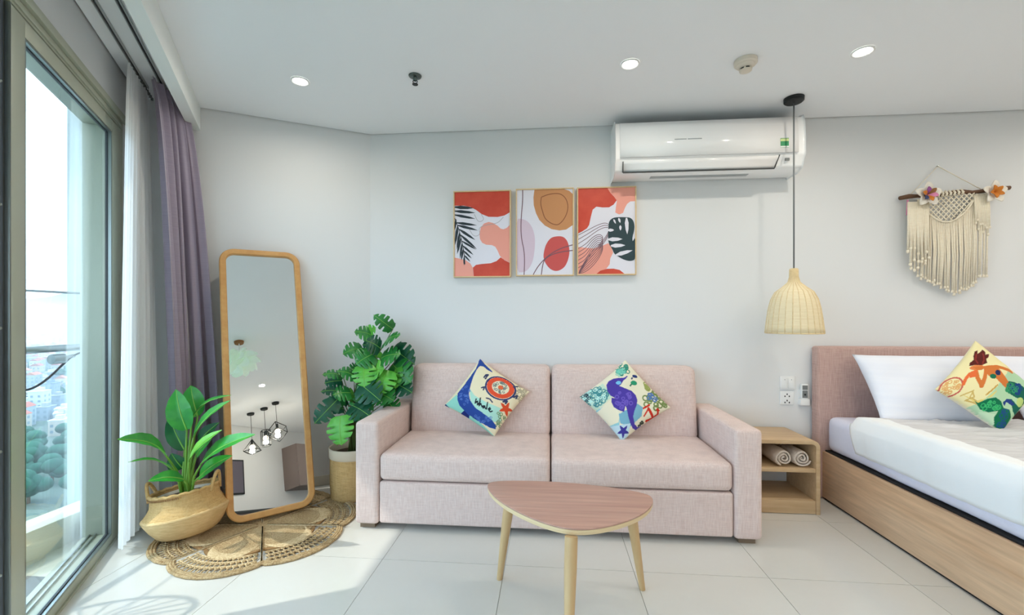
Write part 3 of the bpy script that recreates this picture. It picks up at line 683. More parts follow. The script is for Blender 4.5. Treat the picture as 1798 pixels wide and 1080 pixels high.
# ---------------------------------------------------------------- coffee table
def rtri(c, pts, dl, bul):
    """rounded triangle outline with bulging sides"""
    ctl = []; m = len(pts); cen_ = Vector(c)
    for i in range(m):
        a, b, d = Vector(pts[i-1]), Vector(pts[i]), Vector(pts[(i+1)%m])
        ctl += [b+(a-b).normalized()*dl, b+(d-b).normalized()*dl]; mid = (b+d)/2; ctl.append(mid+(mid-cen_).normalized()*bul)
    return [(p.x, p.y) for p in smoothp(ctl, 4)]
TZ = .43; cen = (.07, 1.80)
tb = thing('coffee_table', 'rounded triangular wooden coffee table with three splayed legs', 'table', (.07, 1.80, 0))
tri = [(-.365,2.04),(.08,1.50),(.515,1.935)]
ol = rtri(cen, tri, .11, .05)
put('tabletop', MB().prism(ol, TZ-.006, TZ), 'table_top', tb, bev=.002)
ed = [((p[0]-cen[0])*.988+cen[0], (p[1]-cen[1])*.988+cen[1]) for p in ol]
put('edge_band', MB().add([(p[0],p[1],TZ-.006) for p in ol]+[(p[0],p[1],TZ-.014) for p in ol]+[(p[0],p[1],TZ-.024) for p in ed],
    [(i,(i+1)%len(ol),len(ol)+(i+1)%len(ol),len(ol)+i) for i in range(len(ol))]+[(len(ol)+i,len(ol)+(i+1)%len(ol),2*len(ol)+(i+1)%len(ol),2*len(ol)+i) for i in range(len(ol))]+[tuple(range(2*len(ol),3*len(ol)))]), 'table_edge', tb)
for (tx, ty), (fx, fy) in (((-.175,1.915),(-.229,1.976)), ((.335,1.895),(.401,1.955)), ((.075,1.575),(.060,1.485))):
    put('leg', MB().tube([(tx,ty,TZ-.024),(tx*.75+fx*.25,ty*.75+fy*.25,(TZ-.024)*.75),(fx,fy,0)], [.023,.0225,.0125], 20), 'leg_wood', tb, smooth=True, angle=.9)

# ---------------------------------------------------------------- leaning mirror
MC = Vector((-1.6216, 2.4473, .0282)); e2 = Vector((.75666,.65366,.01374)); u2 = Vector((-.17371,.18073,.96807)); nM = Vector((.63031,-.73489,.25030)); MW, MH = .4613, 1.6517
mr = thing('floor_mirror', 'tall rounded floor mirror in honey wood frame leaning on the slanted wall', 'mirror', (MC.x, MC.y, .012))
def rrect(w_, h_, r, off=0, n=10):
    pts = []
    for cx, cy, a0 in ((w_/2-r,h_-r,0),(-w_/2+r,h_-r,90),(-w_/2+r,r,180),(w_/2-r,r,270)):
        for k in range(n+1): a = math.radians(a0+90*k/n); pts.append((cx+(r-off)*math.cos(a), cy+(r-off)*math.sin(a)))
    return pts
def m3(p, dz): return MC+e2*p[0]+u2*p[1]+nM*dz
FW = .036; A = rrect(MW, MH, .085); Bi = rrect(MW, MH, .085, FW)
n = len(A); vv = []
prof = [(0,-.018),(0,.012),(.006,.018),(FW-.005,.018),(FW,.013),(FW,-.018)]
for (o_, z_) in prof: vv += [m3(p, z_) for p in rrect(MW, MH, .085, o_)]
ff = [(i*n+k, i*n+(k+1)%n, ((i+1)%6)*n+(k+1)%n, ((i+1)%6)*n+k) for i in range(6) for k in range(n)]
put('frame', MB().add(vv, ff), 'mirror_wood', mr, smooth=True, angle=.5)
Bi = rrect(MW, MH, .085, FW-.002)
put('mirror_glass', MB().add([m3(p, .002) for p in Bi], [tuple(range(n))]), 'mirror_glass', mr)
put('backing', MB().add([m3(p, -.010) for p in Bi]+[m3(p, -.016) for p in Bi], [tuple(range(n)), tuple(range(2*n-1, n-1, -1))]+[(k,(k+1)%n,n+(k+1)%n,n+k) for k in range(n)]), 'leg_wood', mr)

# ---------------------------------------------------------------- round jute rug with six scallops
RC = Vector((-1.626, 2.357)); RR = .505
rg_ = thing('jute_rug', 'round scalloped jute rug woven with openwork petals', 'rug', (RC.x, RC.y, 0))
A0 = math.radians(-86)                                # middle of one petal
def lobe(a): 
    f = ((a-A0)/(PI/3)+.5) % 1-.5
    return .885+.115*math.cos(PI*f)**.7
def polar(a, r, z): return (RC.x+r*math.cos(a), RC.y+r*math.sin(a), z)
NA = 180
def annulus(r0, r1, z, scal=True, th=.008):
    mb = MB(); v = []
    for k in range(NA):
        a = 2*PI*k/NA; s_ = lobe(a) if scal else 1
        v += [polar(a, r0*(s_ if scal else 1), z), polar(a, r1*s_, z), polar(a, r1*s_, .0005), polar(a, r0*(s_ if scal else 1), .0005)]
    f = []
    for k in range(NA):
        a, b = 4*k, 4*((k+1)%NA); f += [(a+q, b+q, b+(q+1)%4, a+(q+1)%4) for q in range(4)]
    return mb.add(v, f)
v = [polar(2*PI*k/NA, .30*(.55+.45*lobe(2*PI*k/NA)), .009) for k in range(NA)]
put('centre', MB().add([polar(0,0,.011)]+v+[(p[0],p[1],.0005) for p in v], [(0,1+k,1+(k+1)%NA) for k in range(NA)]+[(1+k,1+NA+k,1+NA+(k+1)%NA,1+(k+1)%NA) for k in range(NA)]), 'jute', rg_)
for k in range(6):                                    # pale raised crescent on every petal, darker ray between
    am = A0+k*PI/3; mb = MB(); top = []
    for i in range(15):
        f = -1+2*i/14; a = am+f*PI/6*.92; row = []
        for j in range(4):
            r = .245+.055*(1-f*f)*1.0+ (j/3)*(.065*(1-abs(f)**2.4)); row.append(polar(a, r, .0095+.004*math.sin(PI*j/3)))
        top.append(row)
    put('petal_band', mb.grid(top), 'jute_light', rg_, smooth=True)
    ar_ = am+PI/6; mb = MB()
    for q in range(-2, 3):
        mb.tube([polar(ar_+q*.02*(1-.2*j), .03+.068*j*RR/.505, .0125) for j in range(7)], .0035, 6)
    put('ray_braid', mb, 'jute_light' if k % 2 else 'jute', rg_, smooth=True)
    mb = MB()                                         # openwork: two rows of knots and bridging loops
    for row_, (r_, nn) in enumerate(((.345, 15), (.385, 16), (.425, 16))):
        ring_ = []
        for i in range(nn+1):
            f = (-1+2*i/nn)*.90; a = am+f*PI/6; s_ = lobe(a); rr = r_*(1+.16*(s_-1)*1.0)*(.80+.20*s_); ring_.append((a, rr))
        mb.tube([polar(a, r, .007) for a, r in ring_], .0055, 6)
        for i, (a, r) in enumerate(ring_[:-1]):
            a2 = ring_[i+1][0]; mb.tube([polar(a, r, .007), polar((a+a2)/2, r+.022*(1 if row_ < 2 else .9), .010), polar(a2, r, .007)], .0045, 5)
            mb.tube([polar((a+a2)/2, r+.020, .008), polar((a+a2)/2, r+.040, .007)], .004, 5)
    put('openwork', mb, 'jute_light' if k % 3 == 0 else 'jute', rg_, smooth=True)
put('inner_border', annulus(.315/1.0, .335, .009), 'jute_dark', rg_, smooth=True, angle=.6)
mb = MB()
for q, (r_, z_) in enumerate(((.480,.007), (.493,.008), (.505,.006))):
    pts = [polar(2*PI*k/NA, r_*lobe(2*PI*k/NA), z_+.0015*math.sin(k*1.9+q)) for k in range(NA)]; mb.tube(pts, .0075, 6, closed=True)
put('braided_edge', mb, 'jute', rg_, smooth=True)

# ---------------------------------------------------------------- seagrass belly basket with banana plant
BC = Vector((-1.955, 2.225, .012))
bk = thing('belly_basket', 'squat seagrass belly basket with two loop handles beside the mirror', 'basket', BC)
RB = Matrix.Rotation(math.radians(-9), 3, Vector((.3,1,0)))
def bl(mb):                                           # slumped to one side, kept above the rug
    v = [RB @ (Vector(p)-BC) for p in mb.v]; lo = -.012
    return MB().add([BC+Vector((p.x, p.y, max(p.z-lo, .0)+0)) for p in v], mb.f)
prof = [(.02,.0),(.12,.0),(.140,.012),(.168,.05),(.190,.09),(.197,.108),(.193,.120),(.172,.145),(.158,.172),(.154,.20),(.156,.225),(.150,.228),(.146,.222),(.146,.2),(.16,.15),(.178,.112),(.15,.05),(.13,.02),(.02,.018)]
wv = lambda a, z: 1+.012*math.sin(34*a+z*300)
put('body', bl(MB().lathe(prof[:7], 72, BC, wv)), 'seagrass_light', bk, smooth=True)
put('upper_body', bl(MB().lathe(prof[6:], 72, BC, wv)), 'seagrass', bk, smooth=True)
put('belly_fold', bl(MB().lathe([(.197,.108),(.200,.112),(.196,.120),(.188,.124),(.18,.12)], 72, BC, wv)), 'seagrass_light', bk, smooth=True)
put('rim_braid', bl(MB().tube([(BC.x+.152*math.cos(2*PI*k/60), BC.y+.152*math.sin(2*PI*k/60), BC.z+.229+.003*math.sin(k*2.1)) for k in range(60)], .009, 8, closed=True)), 'seagrass', bk, smooth=True)
st = MB()
for k in range(40):
    a = PI*1.05+k*.05; st.tube([(BC.x+.160*math.cos(a), BC.y+.160*math.sin(a), BC.z+.213),(BC.x+.162*math.cos(a), BC.y+.162*math.sin(a), BC.z+.222)], .003, 5)
put('rim_stitches', bl(st), 'jute_dark', bk)
for a in (math.radians(15), math.radians(200)):
    pts = []
    for k in range(15):
        t = k/14; b_ = a+(t-.5)*.62; pts.append((BC.x+(.157+.012*math.sin(PI*t))*math.cos(b_), BC.y+(.157+.012*math.sin(PI*t))*math.sin(b_), BC.z+.20+.095*math.sin(PI*t)**.75))
    put('handle', bl(MB().tube(pts, .0085, 8)), 'seagrass', bk, smooth=True)
put('inner_pot', bl(MB().lathe([(.10,.02),(.125,.20),(.130,.215),(.122,.215),(.118,.20)], 40, BC)), 'pot_white', bk, smooth=True)
put('soil', bl(MB().disc((BC.x,BC.y,BC.z+.20), .119, 30)), 'soil', bk)
pl = thing('banana_plant', 'broad-leaved green plant growing in the belly basket', 'plant', (BC.x+.005, BC.y-.02, .20))
def blade(base, tip, width, nrm, bend=.12, fold=.25, prof_=None, n=16, m=7, curl=0, wav=.0):
    base = Vector(base); tip = Vector(tip); ax = tip-base; L = ax.length; ax.normalize(); nrm = Vector(nrm); side = ax.cross(nrm).normalized(); up = side.cross(ax).normalized()
    P = []; mid = []
    for i in range(n+1):
        t = i/n; wd = width/2*prof_(t); c = base+ax*(L*t)+up*(bend*L*math.sin(PI*t)); mid.append(c+up*.001); row = []
        for j in range(m):
            s_ = -1+2*j/(m-1); row.append(tuple(c+side*(wd*s_)+up*(fold*wd*abs(s_)-curl*wd*s_*s_+wav*width*math.sin(9*t*PI+s_*2)*abs(s_))))
        P.append(row)
    return P, mid
def bprof(t): return max(.03, math.sin(PI*min(1, t*1.0+.02)**.85)**.62*(1-.18*t))
cx_ = ray_at(329, 878, 2.36)
LV = [ # base px, tip px, width px, depth base, depth tip, material, face direction
 ((328,755),(309,684),44,2.34,2.36,'leaf_banana',(.25,-1,.25)), ((347,731),(335,677),38,2.42,2.47,'leaf_banana',(.5,-1,.1)), ((324,790),(297,731),32,2.40,2.42,'leaf_dark',(.5,-1,.1)),
 ((322,822),(301,796),34,2.40,2.36,'leaf_dark',(.2,-1,.3)), ((337,735),(406,694),17,2.40,2.36,'leaf_banana',(-.2,-.55,1)), ((340,767),(405,703),28,2.34,2.28,'leaf_banana',(-.55,-.75,.6)),
 ((350,777),(385,742),26,2.42,2.42,'leaf_dark',(-.2,-1,.3)), ((332,810),(390,755),24,2.26,2.18,'leaf_light',(-.7,-.8,.5)), ((353,815),(448,763),40,2.24,2.12,'leaf_banana',(-.35,-.8,.9)),
 ((350,838),(408,800),30,2.30,2.26,'leaf_banana',(-.3,-.9,.6)), ((290,798),(205,772),42,2.16,1.95,'leaf_banana',(.1,-.8,.8)), ((300,822),(225,812),17,2.22,2.03,'leaf_banana',(.1,-.35,1)),
 ((322,842),(260,845),30,2.24,2.12,'leaf_banana',(.15,-.7,.9)), ((345,800),(372,770),26,2.38,2.36,'leaf_banana',(-.5,-1,.2))]
for i, (b, t, wd, db, dt, m_, fd) in enumerate(LV):
    bp_, tp_ = ray_at(*b, db), ray_at(*t, dt); fd = Vector(fd)
    P, mid = blade(bp_, tp_, wd*((db+dt)/2)/FOC, fd, bend=.07 if i not in (4,10,11,12) else .12, fold=.30, prof_=bprof, n=18, m=9, wav=.012)
    lf = put('leaf', MB().grid(P), m_, pl, smooth=True)
    put('midrib', MB().tube(mid, [.0042*(1-.8*k/len(mid)) for k in range(len(mid))], 6), 'midrib', lf, smooth=True)
    root = cx_+Vector((random.uniform(-.022,.022), random.uniform(-.02,.03), -.03)); md = root.lerp(bp_, .55)+Vector((0,0,.03))+(bp_-root)*0+Vector(((cx_.x-bp_.x)*.12, (cx_.y-bp_.y)*.12, 0))
    put('stem', MB().tube([root, root.lerp(md, .5), md, md.lerp(bp_, .6), bp_], [.0085,.0075,.006,.005,.0042], 8), 'stem', pl, smooth=True)

# ---------------------------------------------------------------- straw planter with split-leaf plant
PC = Vector((-1.315, 2.83, .0)); 
pb = thing('straw_planter', 'tall straw planter basket with canvas cuff beside the sofa', 'basket', PC)
w3_ = lambda a, z: 1+.010*math.sin(40*a+z*260)
put('body', MB().lathe([(.02,.0),(.128,.0),(.138,.012),(.142,.10),(.143,.275)], 64, PC, w3_), 'seagrass', pb, smooth=True)
put('canvas_cuff', MB().lathe([(.1435,.268),(.150,.275),(.150,.33),(.146,.336),(.139,.33),(.137,.27)], 64, PC), 'canvas_cuff', pb, smooth=True)
put('soil', MB().disc((PC.x,PC.y,.285), .138, 30), 'soil', pb)
mp_ = thing('monstera_plant', 'bushy split-leaf green plant behind the sofa arm', 'plant', (PC.x, PC.y, .285))
def mprof(t):
    if t < .08: return .45+5*t
    b_ = math.sin(PI*min(1, t*.90+.12))**.6
    k = (t*4.6+.15) % 1
    return max(.05, b_*(.40 if k > .74 and .18 < t < .93 else 1-.10*abs(k-.37)))
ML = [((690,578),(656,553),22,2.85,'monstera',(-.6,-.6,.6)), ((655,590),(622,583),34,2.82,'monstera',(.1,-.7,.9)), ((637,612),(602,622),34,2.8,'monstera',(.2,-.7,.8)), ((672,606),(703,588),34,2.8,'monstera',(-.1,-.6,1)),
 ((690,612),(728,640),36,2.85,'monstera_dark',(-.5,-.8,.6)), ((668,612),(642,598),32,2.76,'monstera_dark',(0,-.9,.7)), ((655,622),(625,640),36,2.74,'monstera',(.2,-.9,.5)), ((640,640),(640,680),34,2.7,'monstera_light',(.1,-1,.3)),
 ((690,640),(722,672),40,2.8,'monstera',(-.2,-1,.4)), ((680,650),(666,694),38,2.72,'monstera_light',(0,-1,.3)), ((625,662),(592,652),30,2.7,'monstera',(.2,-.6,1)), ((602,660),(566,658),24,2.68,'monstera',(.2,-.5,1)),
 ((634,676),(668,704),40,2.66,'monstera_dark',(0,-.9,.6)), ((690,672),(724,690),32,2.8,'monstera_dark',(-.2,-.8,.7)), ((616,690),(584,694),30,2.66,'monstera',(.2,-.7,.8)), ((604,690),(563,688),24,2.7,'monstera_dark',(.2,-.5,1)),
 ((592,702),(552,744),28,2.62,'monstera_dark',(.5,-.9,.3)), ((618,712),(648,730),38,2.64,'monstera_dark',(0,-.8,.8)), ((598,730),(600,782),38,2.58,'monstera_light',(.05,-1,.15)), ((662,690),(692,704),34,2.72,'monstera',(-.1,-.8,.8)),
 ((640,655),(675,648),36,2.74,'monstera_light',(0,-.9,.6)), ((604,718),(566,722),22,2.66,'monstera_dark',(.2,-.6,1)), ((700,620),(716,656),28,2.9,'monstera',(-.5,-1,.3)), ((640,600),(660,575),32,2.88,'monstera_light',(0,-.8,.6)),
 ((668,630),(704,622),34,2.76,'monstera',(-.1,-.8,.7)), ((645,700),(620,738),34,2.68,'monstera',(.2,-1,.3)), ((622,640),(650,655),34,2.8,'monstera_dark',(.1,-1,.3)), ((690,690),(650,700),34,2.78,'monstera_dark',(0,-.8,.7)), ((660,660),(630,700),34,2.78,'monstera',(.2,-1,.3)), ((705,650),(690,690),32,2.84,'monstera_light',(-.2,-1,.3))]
rgm = np.random.default_rng(5)
for k in range(16):
    b_ = ML[k+4]; jx, jy = rgm.uniform(-16,16), rgm.uniform(-14,14); ML.append(((b_[0][0]+jx+4, b_[0][1]+jy), (b_[1][0]*.6+b_[0][0]*.4+jx+rgm.uniform(-14,14), b_[1][1]*.6+b_[0][1]*.4+jy+rgm.uniform(4,16)), 27, b_[3]+.07, ['monstera','monstera_dark','monstera_light'][k % 3], (rgm.uniform(-.4,.4),-.9,.5)))
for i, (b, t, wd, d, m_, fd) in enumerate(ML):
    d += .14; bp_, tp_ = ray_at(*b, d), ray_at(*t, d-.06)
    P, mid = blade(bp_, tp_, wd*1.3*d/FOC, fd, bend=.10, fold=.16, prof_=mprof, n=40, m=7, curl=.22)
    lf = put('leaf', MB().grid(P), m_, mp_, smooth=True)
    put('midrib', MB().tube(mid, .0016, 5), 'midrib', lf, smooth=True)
    root = Vector((PC.x+random.uniform(-.03,.03), PC.y+random.uniform(-.03,.03), .28)); hub = root.lerp(bp_, .5); hub.x = hub.x*.5+root.x*.5; hub.y = hub.y*.5+root.y*.5
    put('stem', MB().tube([root, root.lerp(hub, .6)+Vector((0,0,.02)), hub+Vector((0,0,.04)), bp_], [.005,.004,.0035,.0025], 6), 'stem_dark', mp_, smooth=True)

# ---------------------------------------------------------------- three framed prints
def strokepoly(pts, w_):
    pts = [Vector(p) for p in pts]; l, r = [], []
    for i, p in enumerate(pts):
        t = (pts[min(i+1,len(pts)-1)]-pts[max(i-1,0)]).normalized(); n_ = Vector((-t.y, t.x)); l.append(p+n_*w_); r.append(p-n_*w_)
    return l, r
YP = YB-.026
def picture(label, x0, x1, z0, z1, src, shapes):
    t = thing('framed_print', label, 'picture', ((x0+x1)/2, YB-.012, z0), 'abstract framed prints'); fw = .008; yf = YP-.004
    for a in ((x0,x1,z0,z0+fw), (x0,x1,z1-fw,z1), (x0,x0+fw,z0+fw,z1-fw), (x1-fw,x1,z0+fw,z1-fw)): put('frame', B(a[0],a[1],yf-.008,YB-.001,a[2],a[3]), 'art_frame', t, bev=.0012)
    can = put('canvas', B(x0+fw,x1-fw,YP-.004,YB-.002,z0+fw,z1-fw), 'art_white', t)
    sx0, sx1, sy0, sy1 = src
    def T(p): return (x0+fw+(min(max(p[0],sx0),sx1)-sx0)/(sx1-sx0)*(x1-x0-2*fw), z1-fw-(min(max(p[1],sy0),sy1)-sy0)/(sy1-sy0)*(z1-z0-2*fw))
    for li, (k, m_, pts, *r) in enumerate(shapes):
        y = YP-.0042-.00008*(li+1)
        if k == 'p':
            q = [T(p) for p in pts]; me = MB().add([(a, y, b) for a, b in q], [tuple(range(len(q)))])
        elif k == 'c':
            q = [T(p) for p in smoothp(pts)]; me = MB().add([(a, y, b) for a, b in q], [tuple(range(len(q)))])
        elif k == 'l':
            l, rr = strokepoly(smoothp(pts, 2, False), r[0]); l = [T(p) for p in l]; rr = [T(p) for p in rr]; n_ = len(l)
            me = MB().add([(a, y, b) for a, b in l+rr], [(i, i+1, n_+i+1, n_+i) for i in range(n_-1)])
        elif k == 'f':                              # tapering leaflet
            (ax, ay), (bx, by) = pts; d = Vector((bx-ax, by-ay)); n_ = Vector((-d.y, d.x)).normalized()*r[0]; a, b = Vector((ax,ay)), Vector((bx,by))
            q = [T(p) for p in (a-n_*.35, a+d*.3-n_, a+d*.7-n_*.75, b, a+d*.7+n_*.75, a+d*.3+n_, a+n_*.35)]; me = MB().add([(u_, y, v_) for u_, v_ in q], [tuple(range(7))])
        put('printed_shape', me, m_, can)
    return t
S1 = [('p','art_red',[(100,104),(585,104),(585,290),(540,316),(480,328),(400,325),(340,300),(290,262),(240,235),(180,222),(100,222)]),
 ('p','art_coral',[(585,400),(560,425),(530,437),(505,430),(480,405),(440,380),(400,370),(360,383),(332,418),(320,470),(325,520),(345,553),(380,570),(430,574),(460,590),(480,625),(498,668),(530,700),(585,728)]),
 ('p','art_red',[(262,770),(290,746),(340,739),(420,733),(470,715),(507,682),(540,707),(585,730),(585,846),(270,846)]),
 ('p','art_coral',[(100,680),(140,688),(200,705),(240,735),(260,770),(270,846),(100,846)]),
 ('l','art_grey',[(275,300),(310,375),(365,350),(335,300)],2), ('l','art_grey',[(230,430),(270,500),(330,480),(310,420),(380,395),(480,385),(530,330)],2),
 ('l','art_dark',[(100,330),(135,420),(160,520),(185,640),(192,740)],3)]
for a, b, w_ in (((100,233),(268,246),15),((100,268),(285,288),13),((100,302),(285,340),12),((118,372),(298,398),12),((128,395),(308,443),12),((140,430),(285,528),12),((150,478),(298,608),11),((165,535),(292,612),9),((172,575),(268,660),9),((180,620),(252,690),8),((186,660),(240,718),7),
   ((112,340),(100,440),10),((128,400),(104,570),12),((145,460),(120,610),11),((155,510),(122,650),10),((165,560),(148,690),9),((175,610),(160,705),8),((186,670),(185,752),8)): S1.append(('f','art_dark',[a,b],w_))
S2 = [('p','art_ochre',[(806,85),(797,150),(800,220),(820,290),(850,350),(900,400),(960,432),(1030,445),(1090,438),(1148,400),(1148,130),(1115,100),(1070,85)]),
 ('l','art_brown',[(870,150),(930,128),(1000,120),(1050,130),(1090,170),(1108,230),(1100,290),(1070,350),(1030,390),(1000,397),(950,380),(900,340),(880,280),(860,210),(868,150)],4),
 ('c','art_lilac',[(640,335),(690,336),(745,358),(785,410),(808,480),(812,560),(803,650),(788,720),(755,778),(710,808),(640,806)]),
 ('c','art_crimson',[(950,508),(1000,495),(1060,496),(1098,530),(1118,590),(1120,650),(1102,720),(1070,773),(1010,802),(955,788),(912,742),(888,690),(888,640),(908,565)]),
 ('l','art_line',[(700,85),(700,180),(688,300),(683,420),(690,520),(710,600),(718,700),(712,830)],4),
 ('l','art_line',[(1148,572),(1060,595),(980,630),(910,680),(850,740),(810,800),(795,830)],4), ('l','art_line',[(1148,620),(1040,632),(960,655),(900,690),(880,740),(868,830)],4)]
S3 = [('p','art_red',[(1200,68),(1465,68),(1490,110),(1525,145),(1548,178),(1520,215),(1480,238),(1420,238),(1365,230),(1332,256),(1315,320),(1300,390),(1280,420),(1240,445),(1200,465)]),
 ('p','art_coral',[(1465,68),(1712,68),(1712,190),(1670,190),(1640,213),(1620,250),(1605,290),(1570,303),(1535,285),(1542,230),(1550,180),(1525,143),(1490,110)]),
 ('p','art_coral',[(1200,585),(1250,590),(1340,600),(1410,580),(1470,555),(1500,580),(1515,640),(1490,690),(1485,740),(1455,780),(1400,810),(1365,826),(1200,826)]),
 ('p','art_red',[(1365,826),(1400,797),(1460,781),(1520,780),(1575,792),(1618,826)])]
for k in range(9):
    o_ = k*38; S3.append(('l','art_line',[(1200,480+o_),(1280,440+o_*.9),(1380,390+o_*.62),(1450,372+o_*.5),(1490,400+o_*.35),(1470,470+o_*.4),(1400,560+o_*.45),(1310,640+o_*.5),(1230,760+o_*.3),(1205,820)] if k < 3 else [(1200,600+(k-3)*34),(1270,560+(k-3)*34),(1330,500+(k-3)*22),(1390,470+(k-3)*16),(1430,500+(k-3)*18),(1400,570+(k-3)*20),(1330,640+(k-3)*24),(1260,720+(k-3)*18),(1210,800+(k-3)*4)],2.6))
S3 += [('c','art_teal',[(1476,365),(1510,332),(1560,326),(1620,328),(1672,332),(1702,368),(1708,430),(1690,500),(1720,520),(1720,700),(1670,717),(1610,702),(1560,672),(1525,650),(1505,600),(1476,560),(1470,500),(1474,430)])]
for (a, b, w_) in (((1470,440),(1525,440),14),((1520,345),(1540,385),8),((1565,335),(1580,378),10),((1580,400),(1582,445),11),((1635,335),(1642,480),17),((1470,522),(1600,520),18),((1495,578),(1625,575),18),((1540,660),(1690,620),18),((1712,460),(1690,540),12)): S3.append(('f','art_white',[a,b],w_))
picture('framed print with striped palm frond over red and coral shapes', -.693, -.279, 1.478, 2.098, (100,585,104,846), S1)
picture('framed print with ochre circle, lilac oval and crimson pebble', -.243, .166, 1.484, 2.103, (648,1148,85,830), S2)
picture('framed print with dark monstera leaf over coral and red shapes', .188, .596, 1.486, 2.102, (1200,1712,68,826), S3)

# ---------------------------------------------------------------- air conditioner
ac = thing('air_conditioner', 'white wall-mounted split air conditioner above the framed prints', 'air conditioner', (1.01, YB, 2.10))
AX0, AX1 = .425, 1.605
ypr = [(3.135,2.475),(2.985,2.482),(2.945,2.470),(2.930,2.43),(2.922,2.33),(2.920,2.225),(2.935,2.205),(2.955,2.158),(3.0,2.138),(3.135,2.138)]
def acbody(x0, x1, k=0): 
    n_ = len(ypr); return MB().add([(x0, y+k, z) for y, z in ypr]+[(x1, y+k, z) for y, z in ypr], [tuple(range(n_)), tuple(range(2*n_-1, n_-1, -1))]+[(i,(i+1)%n_,n_+(i+1)%n_,n_+i) for i in range(n_)])
put('body', acbody(AX0, AX1), 'ac_white', ac, bev=.012, bseg=3)
put('front_panel', MB().add([(x, y-.006, z) for x in (AX0+.03, AX1-.045) for y, z in ((2.936,2.462),(2.924,2.42),(2.917,2.33),(2.915,2.232))], [(0,1,5,4),(1,2,6,5),(2,3,7,6)]), 'ac_white', ac, smooth=True, solid=.006)
FX0, FX1 = AX0+.055, AX1-.16
fl_ = put('louver_flap', MB().add([(x, y, z) for x0_, x1_ in ((FX0,FX1),) for x in (x0_, x1_) for y, z in ((2.921,2.217),(2.932,2.196),(2.948,2.168),(2.956,2.152))], [(0,1,5,4),(1,2,6,5),(2,3,7,6)]), 'ac_white', ac, smooth=True, solid=.005)
put('outlet_gap', MB().box(FX0, FX1-.01, 2.949, 2.955, 2.143, 2.150), 'ac_dark', ac)
put('flap_gap', MB().box(FX0-.006, FX0-.001, 2.929, 2.95, 2.145, 2.212), 'ac_dark', ac)
put('flap_gap', MB().add([(FX1+.003,2.918,2.222),(FX1+.008,2.918,2.222),(FX1-.008,2.95,2.148),(FX1-.013,2.95,2.148)], [(0,1,2,3)]), 'ac_dark', ac, solid=.004)
for x0_, x1_ in ((.80,.875),(.882,.97)): put('logo_strip', B(x0_, x1_, 2.9080, 2.9085, 2.335, 2.341), 'ac_grey', ac)
put('badge', B(AX0+.07, AX0+.105, 2.9075, 2.908, 2.243, 2.247), 'ac_grey', ac)
for z0_, z1_, m_ in ((2.262,2.322,'sticker_green'),(2.302,2.318,'sticker_pale'),(2.264,2.272,'white_plastic')): put('energy_label', B(AX1-.155, AX1-.105, 2.9065-(.0006 if m_ != 'sticker_green' else 0), 2.908, z0_, z1_), m_, ac)
put('receiver_window', B(AX1-.115, AX1-.09, 2.927, 2.934, 2.186, 2.204), 'grey_plastic', ac)
put('bottom_vent', B(AX0+.25, AX1-.30, 3.02, 3.06, 2.135, 2.140), 'ac_grey', ac)

# ---------------------------------------------------------------- rattan pendant
def wicker_pendant(x, y, label):
    t = thing('pendant_lamp', label, 'lamp', (x, y, 1.09))
    put('canopy', MB().lathe([(0,CEIL-.028),(.048,CEIL-.028),(.055,CEIL-.022),(.056,CEIL-.001),(0,CEIL-.001)], 32, (x,y,0)), 'black_metal', t, smooth=True, angle=.6)
    put('cord', MB().tube([(x,y,CEIL-.028),(x,y,1.46)], .0045, 8), 'cord_grey', t, smooth=True)
    pr = [(.020,1.485),(.021,1.44),(.030,1.405),(.062,1.375),(.100,1.345),(.122,1.30),(.134,1.25),(.143,1.19),(.150,1.13),(.154,1.092)]
    sh = put('shade', MB().lathe(pr, 72, (x,y,0), lambda a, z: 1+.006*math.sin(24*a)+.004*math.sin(z*700)), 'rattan', t, smooth=True, solid=.004)
    for k in range(24):
        a = 2*PI*k/24; put('rib', MB().tube([(x+(r+.002)*math.cos(a), y+(r+.002)*math.sin(a), z) for r, z in pr], .0028, 6), 'rattan_rib', sh, smooth=True)
    put('rim', MB().tube([(x+.154*math.cos(2*PI*k/48), y+.154*math.sin(2*PI*k/48), 1.093) for k in range(48)], .004, 6, closed=True), 'rattan_rib', sh, smooth=True)
    put('collar', MB().lathe([(.0,1.49),(.022,1.49),(.024,1.47),(.022,1.455)], 20, (x,y,0)), 'rattan_rib', t, smooth=True)
    put('bulb_holder', MB().tube([(x,y,1.44),(x,y,1.36)], .018, 12), 'white_plastic', t, smooth=True, angle=.8)
    put('bulb', MB().sphere((x,y,1.32), .035, 14, 10), 'bulb', t, smooth=True)
    return t
wicker_pendant(1.495, 2.84, 'bell-shaped woven rattan pendant lamp on a long grey cord')

# ---------------------------------------------------------------- macrame hanging
ym = YB-.04
mc = thing('macrame_hanging', 'cream macrame wall hanging on a driftwood stick with felt flowers', 'wall hanging', (2.6, YB-.02, 1.34))
def stick(x): return 1.976+(x-2.299)*(.048/.635)
put('driftwood_stick', MB().tube([(2.295+.660*k/12, ym, stick(2.295+.660*k/12)+.006*math.sin(k*1.3)) for k in range(13)], [.013+.003*math.sin(k*2.1) for k in range(13)], 10), 'driftwood', mc, smooth=True)
put('hanging_cord', MB().tube([(2.36,ym+.012,stick(2.36)+.01),(2.555,YB-.006,2.19),(2.80,ym+.012,stick(2.80)+.01)], .0022, 6), 'cotton', mc, smooth=True)
put('nail', MB().tube([(2.555,YB-.012,2.192),(2.555,YB,2.192)], .004, 8), 'steel', mc)
def cord(pts, r=.005, nm='cord', m_='cotton'): return put(nm, MB().tube(pts, r, 6), m_, mc, smooth=True)
xs = np.linspace(2.405, 2.818, 40)
